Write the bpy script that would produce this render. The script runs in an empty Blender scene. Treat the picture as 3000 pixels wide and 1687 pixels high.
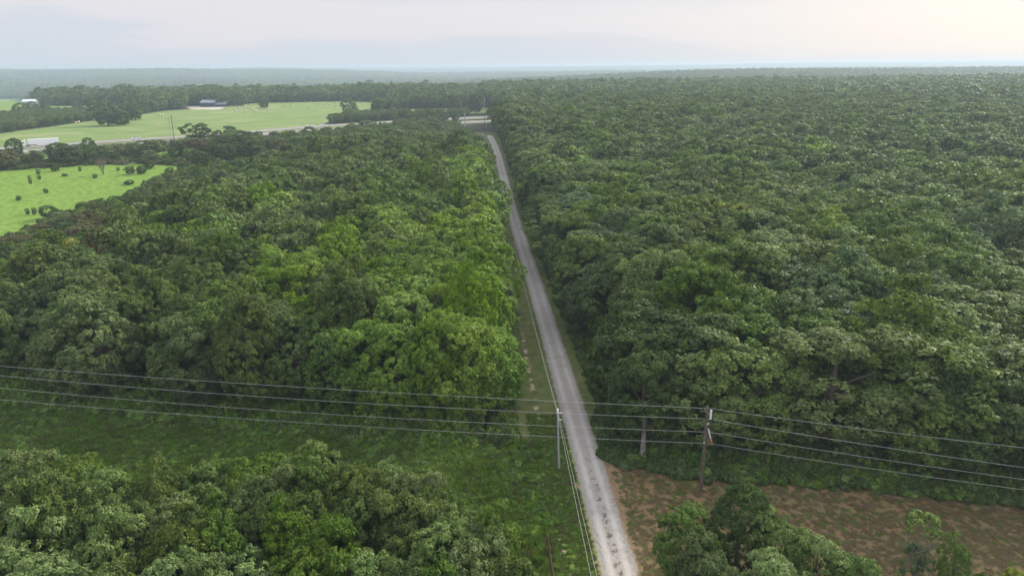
import bpy, math, random
import numpy as np
from mathutils import Matrix, Vector

random.seed(11)
RNG = np.random.default_rng(11)
scene = bpy.context.scene
COL = scene.collection

# ------------------------------------------------------------------ camera
CAM_H = 50.0
PITCH = math.atan(647.5 / 2000.0)
ROLL = -math.atan(27.0 / 3000.0)
cam_data = bpy.data.cameras.new('camera')
cam_data.sensor_width = 36.0
cam_data.lens = 24.0
cam_data.clip_start = 0.5
cam_data.clip_end = 60000.0
cam = bpy.data.objects.new('camera', cam_data)
COL.objects.link(cam)
RM = Matrix.Rotation(math.pi / 2 - PITCH, 4, 'X') @ Matrix.Rotation(ROLL, 4, 'Z')
cam.matrix_world = Matrix.Translation((0, 0, CAM_H)) @ RM
scene.camera = cam
R3 = np.array(RM.to_3x3())

# ------------------------------------------------------------------ light
SUN_EL, SUN_AZ = math.radians(30), math.radians(50)      # azimuth measured from +Y towards +X
sdir = Vector((math.sin(SUN_AZ) * math.cos(SUN_EL), math.cos(SUN_AZ) * math.cos(SUN_EL), math.sin(SUN_EL)))
sun_d = bpy.data.lights.new('sun', 'SUN')
sun_d.energy = 4.4
sun_d.angle = math.radians(16)
sun_d.color = (1.0, 0.92, 0.78)
sun = bpy.data.objects.new('sun', sun_d)
COL.objects.link(sun)
sun.rotation_euler = (-sdir).to_track_quat('-Z', 'Y').to_euler()

world = bpy.data.worlds.new('World')
scene.world = world
world.use_nodes = True
wn, wl = world.node_tree.nodes, world.node_tree.links
wn.clear()
def W(t, **k):
    n = wn.new(t)
    for a, b in k.items(): setattr(n, a, b)
    return n
sky = W('ShaderNodeTexSky', sky_type='NISHITA', sun_disc=False)
sky.sun_elevation = SUN_EL
sky.sun_rotation = SUN_AZ
sky.altitude = 200
sky.dust_density = 3.0
tc = W('ShaderNodeTexCoord')
mp = W('ShaderNodeMapping'); mp.inputs['Scale'].default_value = (1.0, 1.0, 7.0)
wl.new(tc.outputs['Generated'], mp.inputs['Vector'])
nz = W('ShaderNodeTexNoise'); nz.inputs['Scale'].default_value = 2.2; nz.inputs['Detail'].default_value = 5; nz.inputs['Roughness'].default_value = 0.5
wl.new(mp.outputs['Vector'], nz.inputs['Vector'])
sep = W('ShaderNodeSeparateXYZ'); wl.new(tc.outputs['Generated'], sep.inputs[0])
def wmath(op, a, b=None, clamp=False):
    n = W('ShaderNodeMath', operation=op); n.use_clamp = clamp
    for i, v in enumerate((a, b)):
        if v is None: continue
        if isinstance(v, (int, float)): n.inputs[i].default_value = v
        else: wl.new(v, n.inputs[i])
    return n.outputs[0]
def wmix(f, a, b):
    n = W('ShaderNodeMix', data_type='RGBA')
    for s, v in ((n.inputs[0], f), (n.inputs[6], a), (n.inputs[7], b)):
        if isinstance(v, tuple): s.default_value = (*v, 1)
        elif isinstance(v, (int, float)): s.default_value = v
        else: wl.new(v, s)
    return n.outputs[2]
# cloud deck: blue-grey clear band low in the sky, lilac grey deck above, warm where the sun stands behind it
elev = wmath('MULTIPLY', sep.outputs['Z'], 6.5)
band = wmath('ADD', elev, wmath('MULTIPLY', wmath('SUBTRACT', nz.outputs['Fac'], 0.5), 1.5))
band = wmath('ADD', band, wmath('ADD', wmath('MULTIPLY', sep.outputs['X'], 0.3), 0.06))
ramp = W('ShaderNodeValToRGB')
ramp.color_ramp.interpolation = 'EASE'
e = ramp.color_ramp.elements
e[0].position = 0.0; e[0].color = (6.0, 6.6, 7.3, 1)
e[1].position = 0.5; e[1].color = (7.2, 7.1, 7.4, 1)
k = e.new(0.16); k.color = (6.3, 6.6, 7.3, 1)
k = e.new(0.30); k.color = (7.1, 7.0, 7.45, 1)
k = e.new(0.8); k.color = (6.6, 6.7, 7.3, 1)
wl.new(wmath('MULTIPLY', band, 1.0, True), ramp.inputs['Fac'])
dotn = W('ShaderNodeVectorMath', operation='DOT_PRODUCT')
wl.new(tc.outputs['Generated'], dotn.inputs[0])
gd = Vector((math.sin(math.radians(46)), math.cos(math.radians(46)), 0.14)).normalized()
dotn.inputs[1].default_value = gd
glow = wmath('POWER', wmath('MAXIMUM', dotn.outputs['Value'], 0.0), 9.0)
deck = wmix(wmath('MULTIPLY', glow, 0.95, True), ramp.outputs['Color'], (9.0, 8.25, 7.5))
hor = wmath('SUBTRACT', 1.0, wmath('MULTIPLY', wmath('MAXIMUM', sep.outputs['Z'], 0.0), 30.0), True)
skyc = wmix(0.9, sky.outputs['Color'], deck)
# an overcast sky is brighter overhead than at the horizon
zen = W('ShaderNodeMapRange', interpolation_type='SMOOTHSTEP'); wl.new(sep.outputs['Z'], zen.inputs['Value'])
zen.inputs['From Min'].default_value = 0.10; zen.inputs['From Max'].default_value = 0.55; zen.inputs['To Min'].default_value = 1.0; zen.inputs['To Max'].default_value = 1.9
vm = W('ShaderNodeVectorMath', operation='SCALE'); wl.new(skyc, vm.inputs[0]); wl.new(zen.outputs[0], vm.inputs['Scale']); skyc = vm.outputs[0]
bg = W('ShaderNodeBackground'); bg.inputs['Strength'].default_value = 0.1
wl.new(skyc, bg.inputs['Color'])
wo = W('ShaderNodeOutputWorld'); wl.new(bg.outputs[0], wo.inputs['Surface'])

vs = scene.view_settings
vs.view_transform = 'Standard'; vs.look = 'None'; vs.gamma = 1.0; vs.exposure = 0.22
vs.use_curve_mapping = False
scene.cycles.volume_bounces = 1
scene.cycles.max_bounces = 6
scene.cycles.transparent_max_bounces = 4

# ------------------------------------------------------------------ terrain
def ss(a, b, t):
    t = np.clip((np.asarray(t, float) - a) / (b - a), 0, 1)
    return t * t * (3 - 2 * t)
def wav(x, y, L, ph):
    return (np.sin(x / L * 1.3 + y / L * 0.7 + ph) + np.sin(y / L * 1.1 - x / L * 0.6 + ph * 2.1) + np.sin((x + y * 0.4) / L * 2.3 + ph * 3.3) * 0.5) / 2.5
def hz(x, y):
    x = np.asarray(x, float); y = np.asarray(y, float)
    z = 9 * ss(150, 420, y)
    z = z - 37 * ss(950, 1700, y)
    z = z + 45 * np.exp(-((y - 2150) / 760) ** 2) * ss(-900, 900, x)
    z = z + 24 * np.exp(-((y - 4700) / 600) ** 2) * ss(-4500, -500, x)
    far = ss(6000, 9500, y) * (46 + 15 * ss(-1500, 6500, x))
    left = 55 * ss(2100, 4600, y) * ss(-200, -2600, x) if False else 55 * ss(2100, 4600, y) * (1 - ss(-2600, -200, x))
    z = z + np.maximum(far, left * 1.05)
    z = z + ss(950, 1800, y) * (3.0 * wav(x, y, 330, 1.0) + 3.0 * wav(x, y, 900, 2.0))
    z = z + ss(2500, 3600, y) * (9.0 * wav(x, y, 700, 4.0) + 6.0 * wav(x, y, 260, 1.5))
    z = z + ss(120, 300, np.hypot(x, y)) * 0.5 * wav(x, y, 60, 0.3) * (1 - ss(900, 1200, y)) * ss(20, 60, np.abs(x + 5))
    return z
def ray(px, py):
    d = R3 @ np.array([(px - 1500) / 2000.0, -(py - 843.5) / 2000.0, -1.0])
    return d
TT = np.exp(np.linspace(math.log(10), math.log(20000), 6000))
def at(px, py, h=0.0):
    d = ray(px, py)
    x, y, z = d[0] * TT, d[1] * TT, CAM_H + d[2] * TT
    below = z < hz(x, y) + h
    i = int(np.argmax(below)) if below.any() else len(TT) - 1
    return float(x[i]), float(y[i])
def atY(px, py, Y):
    d = ray(px, py)
    t = Y / d[1]
    return float(d[0] * t), float(CAM_H + d[2] * t)
def proj(x, y, z):
    v = R3.T @ np.vstack([np.atleast_1d(x), np.atleast_1d(y), np.atleast_1d(z) - CAM_H])
    dz = np.maximum(-v[2], 0.01)
    return 1500 + 2000 * v[0] / dz, 843.5 - 2000 * v[1] / dz
def H0(x, y): return float(hz(x, y))
def poly(pxs, h=0.0): return np.array([at(a, b, h) for a, b in pxs])
def sdist(P, x, y):
    """signed distance to a closed polygon, positive inside"""
    x = np.asarray(x, float); y = np.asarray(y, float)
    d = np.full(x.shape, 1e18); ins = np.zeros(x.shape, bool)
    n = len(P)
    for i in range(n):
        ax, ay = P[i]; bx, by = P[(i + 1) % n]
        ex, ey = bx - ax, by - ay
        t = np.clip(((x - ax) * ex + (y - ay) * ey) / (ex * ex + ey * ey + 1e-9), 0, 1)
        d = np.minimum(d, (x - ax - t * ex) ** 2 + (y - ay - t * ey) ** 2)
        c = ((ay > y) != (by > y)) & (x < (bx - ax) * (y - ay) / (by - ay + 1e-12) + ax)
        ins ^= c
    d = np.sqrt(d)
    return np.where(ins, d, -d)
def ldist(L, x, y):
    """distance to an open polyline"""
    x = np.asarray(x, float); y = np.asarray(y, float)
    d = np.full(x.shape, 1e18)
    for (ax, ay), (bx, by) in zip(L[:-1], L[1:]):
        ex, ey = bx - ax, by - ay
        t = np.clip(((x - ax) * ex + (y - ay) * ey) / (ex * ex + ey * ey + 1e-9), 0, 1)
        d = np.minimum(d, (x - ax - t * ex) ** 2 + (y - ay - t * ey) ** 2)
    return np.sqrt(d)

# gravel road centre line
ROAD = [(13.0, -30), (12.6, 20), (11.9, 45)] + [at(*p) for p in
        [(1825, 1687), (1776, 1513), (1749, 1397), (1709, 1280), (1668, 1180), (1645, 1100), (1591, 910), (1560, 794),
         (1530, 716), (1493, 600), (1461.5, 460), (1441, 405), (1434, 398)]]
RYS = np.array([p[1] for p in ROAD]); RXS = np.array([p[0] for p in ROAD])
ROAD_END = RYS[-1]
_gy = np.arange(-30, ROAD_END + .1, 3.0); _gx = np.interp(_gy, RYS, RXS)
for _ in range(260): _gx[1:-1] = _gx[1:-1] * .5 + (_gx[:-2] + _gx[2:]) * .25
RYS, RXS = _gy, _gx
ROAD = list(zip(RXS, RYS))
def roadx(y): return np.interp(y, np.append(RYS, 700), np.append(RXS, RXS[-1] - 20))
HW_FAR = [at(*p) for p in [(-260, 450), (12, 437), (110, 431), (400, 410), (543, 402), (660, 393.5), (800, 382), (925, 371.5), (1180, 356), (1415, 344.5)]]
HW_NEAR = [at(*p) for p in [(-260, 466), (128, 442), (400, 424), (543, 414), (700, 400.5), (820, 391), (1000, 377), (1415, 356.5)]]
for L in (HW_FAR, HW_NEAR):
    a, b = L[-2], L[-1]
    L.append((b[0] + (b[0] - a[0]) * 3, b[1] + (b[1] - a[1]) * 3))

MEADOW = poly([(-600, 900), (0, 715), (60, 690), (150, 650), (250, 612), (370, 585), (440, 540), (470, 525), (560, 505), (575, 490), (430, 480), (300, 482), (150, 490), (0, 501), (-600, 540)])
HAY = poly([(-500, 459), (0, 432), (110, 427), (400, 406), (543, 398), (660, 390), (800, 379), (925, 368), (985, 352), (1010, 336), (1080, 321), (1185, 309), (1160, 303), (1130, 300), (980, 297), (900, 299), (760, 302), (600, 318), (480, 325), (430, 334), (350, 346), (260, 356), (150, 372), (0, 392), (-500, 425)])
SLIVER = poly([(1040, 322), (1160, 322), (1445, 316), (1445, 331), (1300, 334), (1050, 340)])
BACKF = [poly([(1372, 287), (1385, 285.5), (1420, 286), (1428, 293), (1380, 295)]), poly([(1285, 296), (1345, 296), (1345, 303), (1285, 303)]),
         poly([(-60, 345), (75, 338), (160, 333), (290, 326), (292, 309), (180, 312), (120, 306), (60, 290), (-60, 292)])]
HEDGE = poly([(-500, 425), (0, 395), (150, 375), (300, 352), (430, 334), (292, 308), (290, 327), (160, 334), (-60, 346), (-500, 360)])
YARD = poly([(545, 313), (600, 311), (660, 315), (640, 322), (560, 321)])
GAPS = [poly(p) for p in ([(575, 425), (640, 418), (640, 436), (580, 440)], [(760, 412), (880, 405), (890, 425), (770, 432)], [(690, 480), (740, 470), (740, 490), (700, 496)],
        [(225, 452), (250, 450), (250, 466), (228, 468)], [(590, 500), (640, 497), (640, 507), (600, 512)], [(0, 465), (60, 462), (60, 470), (0, 474)])]
ROW_L = [(-400, 150), (-150, 110.5), (-81, 97.5), (-46, 91), (-17, 84.5), (-1, 83)]        # front of the left wood
def row_top_l(x): return np.interp(x, [-400, -150, -81, -46, -17, -1, 10], [150, 110, 97.5, 91, 84.8, 83.5, 83.5])
def row_top_r(x): return np.interp(x, [10, 14.6, 21.6, 42.2, 60.6, 150, 300], [82, 78.5, 75.6, 72.9, 69, 52, 20])
def row_bot_l(x): return np.interp(x, [-400, -120, -57, -36, -23, -13, -6, -3, 0, 2, 3], [120, 80, 68.3, 64.5, 66.8, 64.5, 60.5, 57.5, 52, 42, 15])
BANDP = poly([(-600, 540), (0, 498), (300, 480), (560, 488), (560, 505), (640, 520), (800, 480), (960, 430), (1100, 400), (1180, 372), (1000, 385), (700, 408), (400, 432), (-260, 475)])

# ------------------------------------------------------------------ materials
def new_mat(name):
    m = bpy.data.materials.new(name); m.use_nodes = True
    m.node_tree.nodes.clear()
    return m
class NT:
    def __init__(s, m): s.n, s.l = m.node_tree.nodes, m.node_tree.links
    def node(s, t, **k):
        n = s.n.new(t)
        for a, b in k.items(): setattr(n, a, b)
        return n
    def put(s, sock, v):
        if isinstance(v, tuple): sock.default_value = (*v, 1) if len(v) == 3 and sock.type == 'RGBA' else v
        elif isinstance(v, (int, float)): sock.default_value = v
        else: s.l.new(v, sock)
    def math(s, op, a, b=None, clamp=False):
        n = s.node('ShaderNodeMath', operation=op); n.use_clamp = clamp
        s.put(n.inputs[0], a)
        if b is not None: s.put(n.inputs[1], b)
        return n.outputs[0]
    def mix(s, f, a, b, bt='MIX'):
        n = s.node('ShaderNodeMix', data_type='RGBA', blend_type=bt)
        s.put(n.inputs[0], f); s.put(n.inputs[6], a); s.put(n.inputs[7], b)
        return n.outputs[2]
    def noise(s, scale, detail=4, rough=0.55, vec=None):
        n = s.node('ShaderNodeTexNoise'); n.inputs['Scale'].default_value = scale
        n.inputs['Detail'].default_value = detail; n.inputs['Roughness'].default_value = rough
        if vec is not None: s.l.new(vec, n.inputs['Vector'])
        return n.outputs['Fac']
    def ramp(s, f, *st):
        n = s.node('ShaderNodeValToRGB'); e = n.color_ramp.elements
        e[0].position, e[0].color = st[0][0], (*st[0][1], 1)
        e[1].position, e[1].color = st[-1][0], (*st[-1][1], 1)
        for p, c in st[1:-1]:
            k = e.new(p); k.color = (*c, 1)
        s.l.new(f, n.inputs['Fac']); return n.outputs['Color']
    def step(s, v, lo, hi):
        n = s.node('ShaderNodeMapRange', interpolation_type='SMOOTHSTEP')
        s.put(n.inputs['Value'], v); n.inputs['From Min'].default_value = lo; n.inputs['From Max'].default_value = hi
        return n.outputs['Result']
    def attr(s, name): return s.node('ShaderNodeAttribute', attribute_name=name)
    def out(s, shader):
        o = s.node('ShaderNodeOutputMaterial'); s.l.new(shader, o.inputs['Surface'])
    def bsdf(s, col, rough=0.8, spec=0.3, normal=None, metal=0.0):
        b = s.node('ShaderNodeBsdfPrincipled'); s.put(b.inputs['Base Color'], col)
        s.put(b.inputs['Roughness'], rough); b.inputs['Specular IOR Level'].default_value = spec; b.inputs['Metallic'].default_value = metal
        if normal is not None: s.l.new(normal, b.inputs['Normal'])
        return b.outputs[0]
    def bump(s, h, strength, dist):
        n = s.node('ShaderNodeBump'); n.inputs['Strength'].default_value = strength; n.inputs['Distance'].default_value = dist
        s.l.new(h, n.inputs['Height']); return n.outputs['Normal']

def simple_mat(name, col, rough=0.7, spec=0.3, var=0.2, scale=3.0, metal=0.0):
    m = new_mat(name); t = NT(m)
    co = t.node('ShaderNodeTexCoord').outputs['Object']
    f = t.noise(scale, 4, 0.6, co)
    a = tuple(c * (1 - var) for c in col); b = tuple(min(1, c * (1 + var)) for c in col)
    t.out(t.bsdf(t.ramp(f, (0.3, a), (0.7, b)), rough, spec, metal=metal))
    return m

def leaf_mat(name, dark, light, trans=0.3, hue=0.012, val=0.22, spec=0.2):
    """dark..light: the range of leaf colours in one crown (attribute 'tint'); each tree also varies a little"""
    m = new_mat(name); t = NT(m)
    tint = t.attr('tint').outputs['Fac']
    col = t.mix(tint, dark, light)
    r = t.node('ShaderNodeObjectInfo').outputs['Random']
    wn_ = t.node('ShaderNodeTexWhiteNoise', noise_dimensions='1D'); t.l.new(r, wn_.inputs['W'])
    h = t.node('ShaderNodeHueSaturation')
    t.put(h.inputs['Hue'], t.math('ADD', t.math('MULTIPLY', r, hue * 2), 0.5 - hue))
    t.put(h.inputs['Value'], t.math('ADD', t.math('MULTIPLY', wn_.outputs['Value'], val * 2), 1 - val))
    t.put(h.inputs['Saturation'], t.math('ADD', t.math('MULTIPLY', wn_.outputs['Value'], -0.25), 1.1))
    t.l.new(col, h.inputs['Color'])
    b = t.bsdf(h.outputs['Color'], 0.6, spec)
    tr = t.node('ShaderNodeBsdfTranslucent'); t.l.new(t.mix(0.5, h.outputs['Color'], (0.16, 0.26, 0.02)), tr.inputs['Color'])
    mx = t.node('ShaderNodeMixShader'); mx.inputs[0].default_value = trans
    t.l.new(b, mx.inputs[1]); t.l.new(tr.outputs[0], mx.inputs[2])
    t.out(mx.outputs[0])
    return m
LEAF = {
    'olive': leaf_mat('leaf_olive', (0.046, 0.082, 0.016), (0.168, 0.228, 0.052)),
    'dark': leaf_mat('leaf_dark', (0.034, 0.068, 0.015), (0.108, 0.155, 0.036)),
    'green': leaf_mat('leaf_green', (0.045, 0.100, 0.010), (0.145, 0.225, 0.026)),
    'bright': leaf_mat('leaf_bright', (0.074, 0.155, 0.008), (0.225, 0.345, 0.022), hue=0.01, val=0.16),
    'yellow': leaf_mat('leaf_yellow', (0.130, 0.180, 0.012), (0.370, 0.375, 0.030)),
    'teal': leaf_mat('leaf_teal', (0.038, 0.084, 0.022), (0.120, 0.185, 0.060)),
    'brown': leaf_mat('leaf_brown', (0.070, 0.066, 0.026), (0.165, 0.135, 0.058)),
    'fresh': leaf_mat('leaf_fresh', (0.060, 0.120, 0.018), (0.230, 0.310, 0.090)),
    'weed': leaf_mat('leaf_weed', (0.060, 0.135, 0.012), (0.180, 0.300, 0.034), hue=0.015, val=0.3),
}
STRAW_LEAF = leaf_mat('dry_blades', (0.095, 0.070, 0.030), (0.235, 0.175, 0.085))
KINDS = list(LEAF)
BARK = simple_mat('bark', (0.13, 0.105, 0.085), 0.9, 0.1, 0.35, 4)
BARK_GREY = simple_mat('bark_grey', (0.19, 0.17, 0.15), 0.9, 0.1, 0.3, 4)
WOODPOLE = simple_mat('weathered_wood', (0.12, 0.09, 0.075), 0.85, 0.15, 0.35, 2)
GREYPOLE = simple_mat('galvanised', (0.34, 0.34, 0.34), 0.6, 0.4, 0.15, 2)
WIRE = simple_mat('wire', (0.40, 0.39, 0.39), 0.45, 0.5, 0.05, 1)
WHITE = simple_mat('white_paint', (0.80, 0.80, 0.82), 0.4, 0.5, 0.03, 1)
DARKM = simple_mat('dark_rubber', (0.02, 0.02, 0.022), 0.7, 0.3, 0.2, 3)
GLASS = simple_mat('dark_glass', (0.03, 0.035, 0.045), 0.1, 0.8, 0.1, 1)
CERAM = simple_mat('brown_ceramic', (0.26, 0.13, 0.10), 0.25, 0.6, 0.1, 4)
LGREY = simple_mat('light_insulator', (0.60, 0.62, 0.66), 0.4, 0.5, 0.05, 4)
NAVY = simple_mat('dark_blue_siding', (0.018, 0.022, 0.050), 0.6, 0.3, 0.15, 0.6)
ROOFB = simple_mat('grey_blue_metal_roof', (0.16, 0.18, 0.24), 0.4, 0.5, 0.08, 0.6)
ROOFW = simple_mat('pale_metal_roof', (0.62, 0.66, 0.70), 0.4, 0.5, 0.05, 0.6)
RED = simple_mat('rusty_red_roof', (0.32, 0.10, 0.07), 0.7, 0.2, 0.3, 0.8)
STRAW = simple_mat('straw', (0.52, 0.46, 0.32), 0.95, 0.05, 0.2, 4)
STEEL = simple_mat('steel', (0.30, 0.31, 0.33), 0.4, 0.5, 0.1, 2, 0.6)

# ------------------------------------------------------------------ mesh helpers
def mesh_from(name, verts, faces_idx, nper, mats, attrs=None, smooth=False):
    """verts Nx3, faces flat array of equal polygons with nper corners"""
    me = bpy.data.meshes.new(name)
    verts = np.asarray(verts, np.float32); f = np.asarray(faces_idx, np.int32).reshape(-1)
    nf = len(f) // nper
    me.vertices.add(len(verts)); me.vertices.foreach_set('co', verts.reshape(-1))
    me.loops.add(len(f)); me.loops.foreach_set('vertex_index', f)
    me.polygons.add(nf)
    me.polygons.foreach_set('loop_start', np.arange(nf, dtype=np.int32) * nper)
    me.polygons.foreach_set('loop_total', np.full(nf, nper, np.int32))
    if smooth: me.polygons.foreach_set('use_smooth', np.ones(nf, bool))
    me.update(calc_edges=True)
    for k, (dom, arr) in (attrs or {}).items():
        a = me.attributes.new(k, 'FLOAT', dom); a.data.foreach_set('value', np.asarray(arr, np.float32))
    for m in (mats if isinstance(mats, (list, tuple)) else [mats]): me.materials.append(m)
    return me

def obj(name, me, parent=None, loc=(0, 0, 0), rz=0.0, scale=None):
    o = bpy.data.objects.new(name, me); COL.objects.link(o)
    o.location = loc; o.rotation_euler = (0, 0, rz)
    if scale is not None: o.scale = scale if hasattr(scale, '__len__') else (scale,) * 3
    if parent: o.parent = parent
    return o
def tag(o, label=None, cat=None, group=None, kind=None):
    if label: o['label'] = label
    if cat: o['category'] = cat
    if group: o['group'] = group
    if kind: o['kind'] = kind
    return o
def thing(name, label, cat, loc, rz=0.0, group=None, scale=1.0):
    return tag(obj(name, None, None, loc, rz, scale), label, cat, group)

class MB:
    """collects boxes, tubes and prisms into one mesh"""
    def __init__(s): s.v, s.f = [], []
    def add(s, vs, fs):
        b = len(s.v); s.v += [tuple(map(float, p)) for p in vs]; s.f += [tuple(b + i for i in q) for q in fs]; return s
    def box(s, x0, x1, y0, y1, z0, z1):
        return s.add([(x0, y0, z0), (x1, y0, z0), (x1, y1, z0), (x0, y1, z0), (x0, y0, z1), (x1, y0, z1), (x1, y1, z1), (x0, y1, z1)],
                     [(0, 3, 2, 1), (4, 5, 6, 7), (0, 1, 5, 4), (1, 2, 6, 5), (2, 3, 7, 6), (3, 0, 4, 7)])
    def tube(s, pts, rad, n=6, cap=True):
        pts = [Vector(p) for p in pts]; rings = []
        rad = rad if hasattr(rad, '__len__') else [rad] * len(pts)
        for i, p in enumerate(pts):
            d = (pts[min(i + 1, len(pts) - 1)] - pts[max(i - 1, 0)]).normalized()
            a = d.cross(Vector((0, 0, 1)))
            if a.length < 1e-3: a = Vector((1, 0, 0))
            a.normalize(); b = d.cross(a)
            rings.append([p + (a * math.cos(t) + b * math.sin(t)) * rad[i] for t in [2 * math.pi * k / n for k in range(n)]])
        vs = [q for r in rings for q in r]; fs = []
        for i in range(len(rings) - 1):
            for k in range(n): fs.append((i * n + k, i * n + (k + 1) % n, (i + 1) * n + (k + 1) % n, (i + 1) * n + k))
        if cap: fs += [tuple(range(n))[::-1], tuple((len(rings) - 1) * n + k for k in range(n))]
        return s.add(vs, fs)
    def prism(s, prof, y0, y1, axis='y'):
        """profile (a, z) extruded from y0 to y1"""
        n = len(prof)
        if axis == 'y': vs = [(a, y0, z) for a, z in prof] + [(a, y1, z) for a, z in prof]
        else: vs = [(y0, a, z) for a, z in prof] + [(y1, a, z) for a, z in prof]
        fs = [tuple(range(n)), tuple(range(2 * n - 1, n - 1, -1))] + [(i, (i + 1) % n + 0, (i + 1) % n + n, i + n)[::-1] for i in range(n)]
        return s.add(vs, fs)
    def mesh(s, name, mat, smooth=False):
        me = bpy.data.meshes.new(name); me.from_pydata(s.v, [], s.f)
        if smooth: me.polygons.foreach_set('use_smooth', [True] * len(me.polygons))
        me.materials.append(mat); me.update(); return me
    def build(s, name, mat, parent=None, smooth=False, **k): return obj(name, s.mesh(name, mat, smooth), parent, **k)

# ------------------------------------------------------------------ ground sheet (one grid, cut into named zones that share edges)
NA, rr = 620, [1.5]
while rr[-1] < 13600: rr.append(rr[-1] * 1.0115 + 0.05)
rr = np.array(rr); NR = len(rr)
ang = np.radians(np.linspace(-66, 66, NA))
GX = (rr[:, None] * np.sin(ang)[None, :]).ravel()
GY = (rr[:, None] * np.cos(ang)[None, :]).ravel()
GZ = hz(GX, GY)
u_ = GX - roadx(GY)
sd_meadow = sdist(MEADOW, GX, GY)
sd_hay = np.maximum.reduce([sdist(P, GX, GY) for P in [HAY, SLIVER]])
sd_back = np.maximum.reduce([sdist(P, GX, GY) for P in BACKF + GAPS])
sd_yard = sdist(YARD, GX, GY)
d_band = sdist(BANDP, GX, GY)
d_hwy = np.minimum(ldist(HW_FAR, GX, GY), ldist(HW_NEAR, GX, GY))
sd_row_l = np.minimum(np.minimum(row_top_l(GX) - GY, GY - row_bot_l(GX)), -u_ - 1.6)
sd_row_r = np.minimum(row_top_r(GX) - GY, u_ - 1.2)
sd_verge = np.minimum(np.minimum(9.5 + u_, 5.0 - u_), ROAD_END + 25 - GY)
v = np.vstack([GX, GY, GZ]).T
ii, jj = np.meshgrid(np.arange(NR - 1), np.arange(NA - 1), indexing='ij')
q = (ii * NA + jj).ravel()
F = np.vstack([q, q + 1, q + NA + 1, q + NA]).T[:, ::-1]
fx, fy = GX[F].mean(1), GY[F].mean(1)

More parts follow.
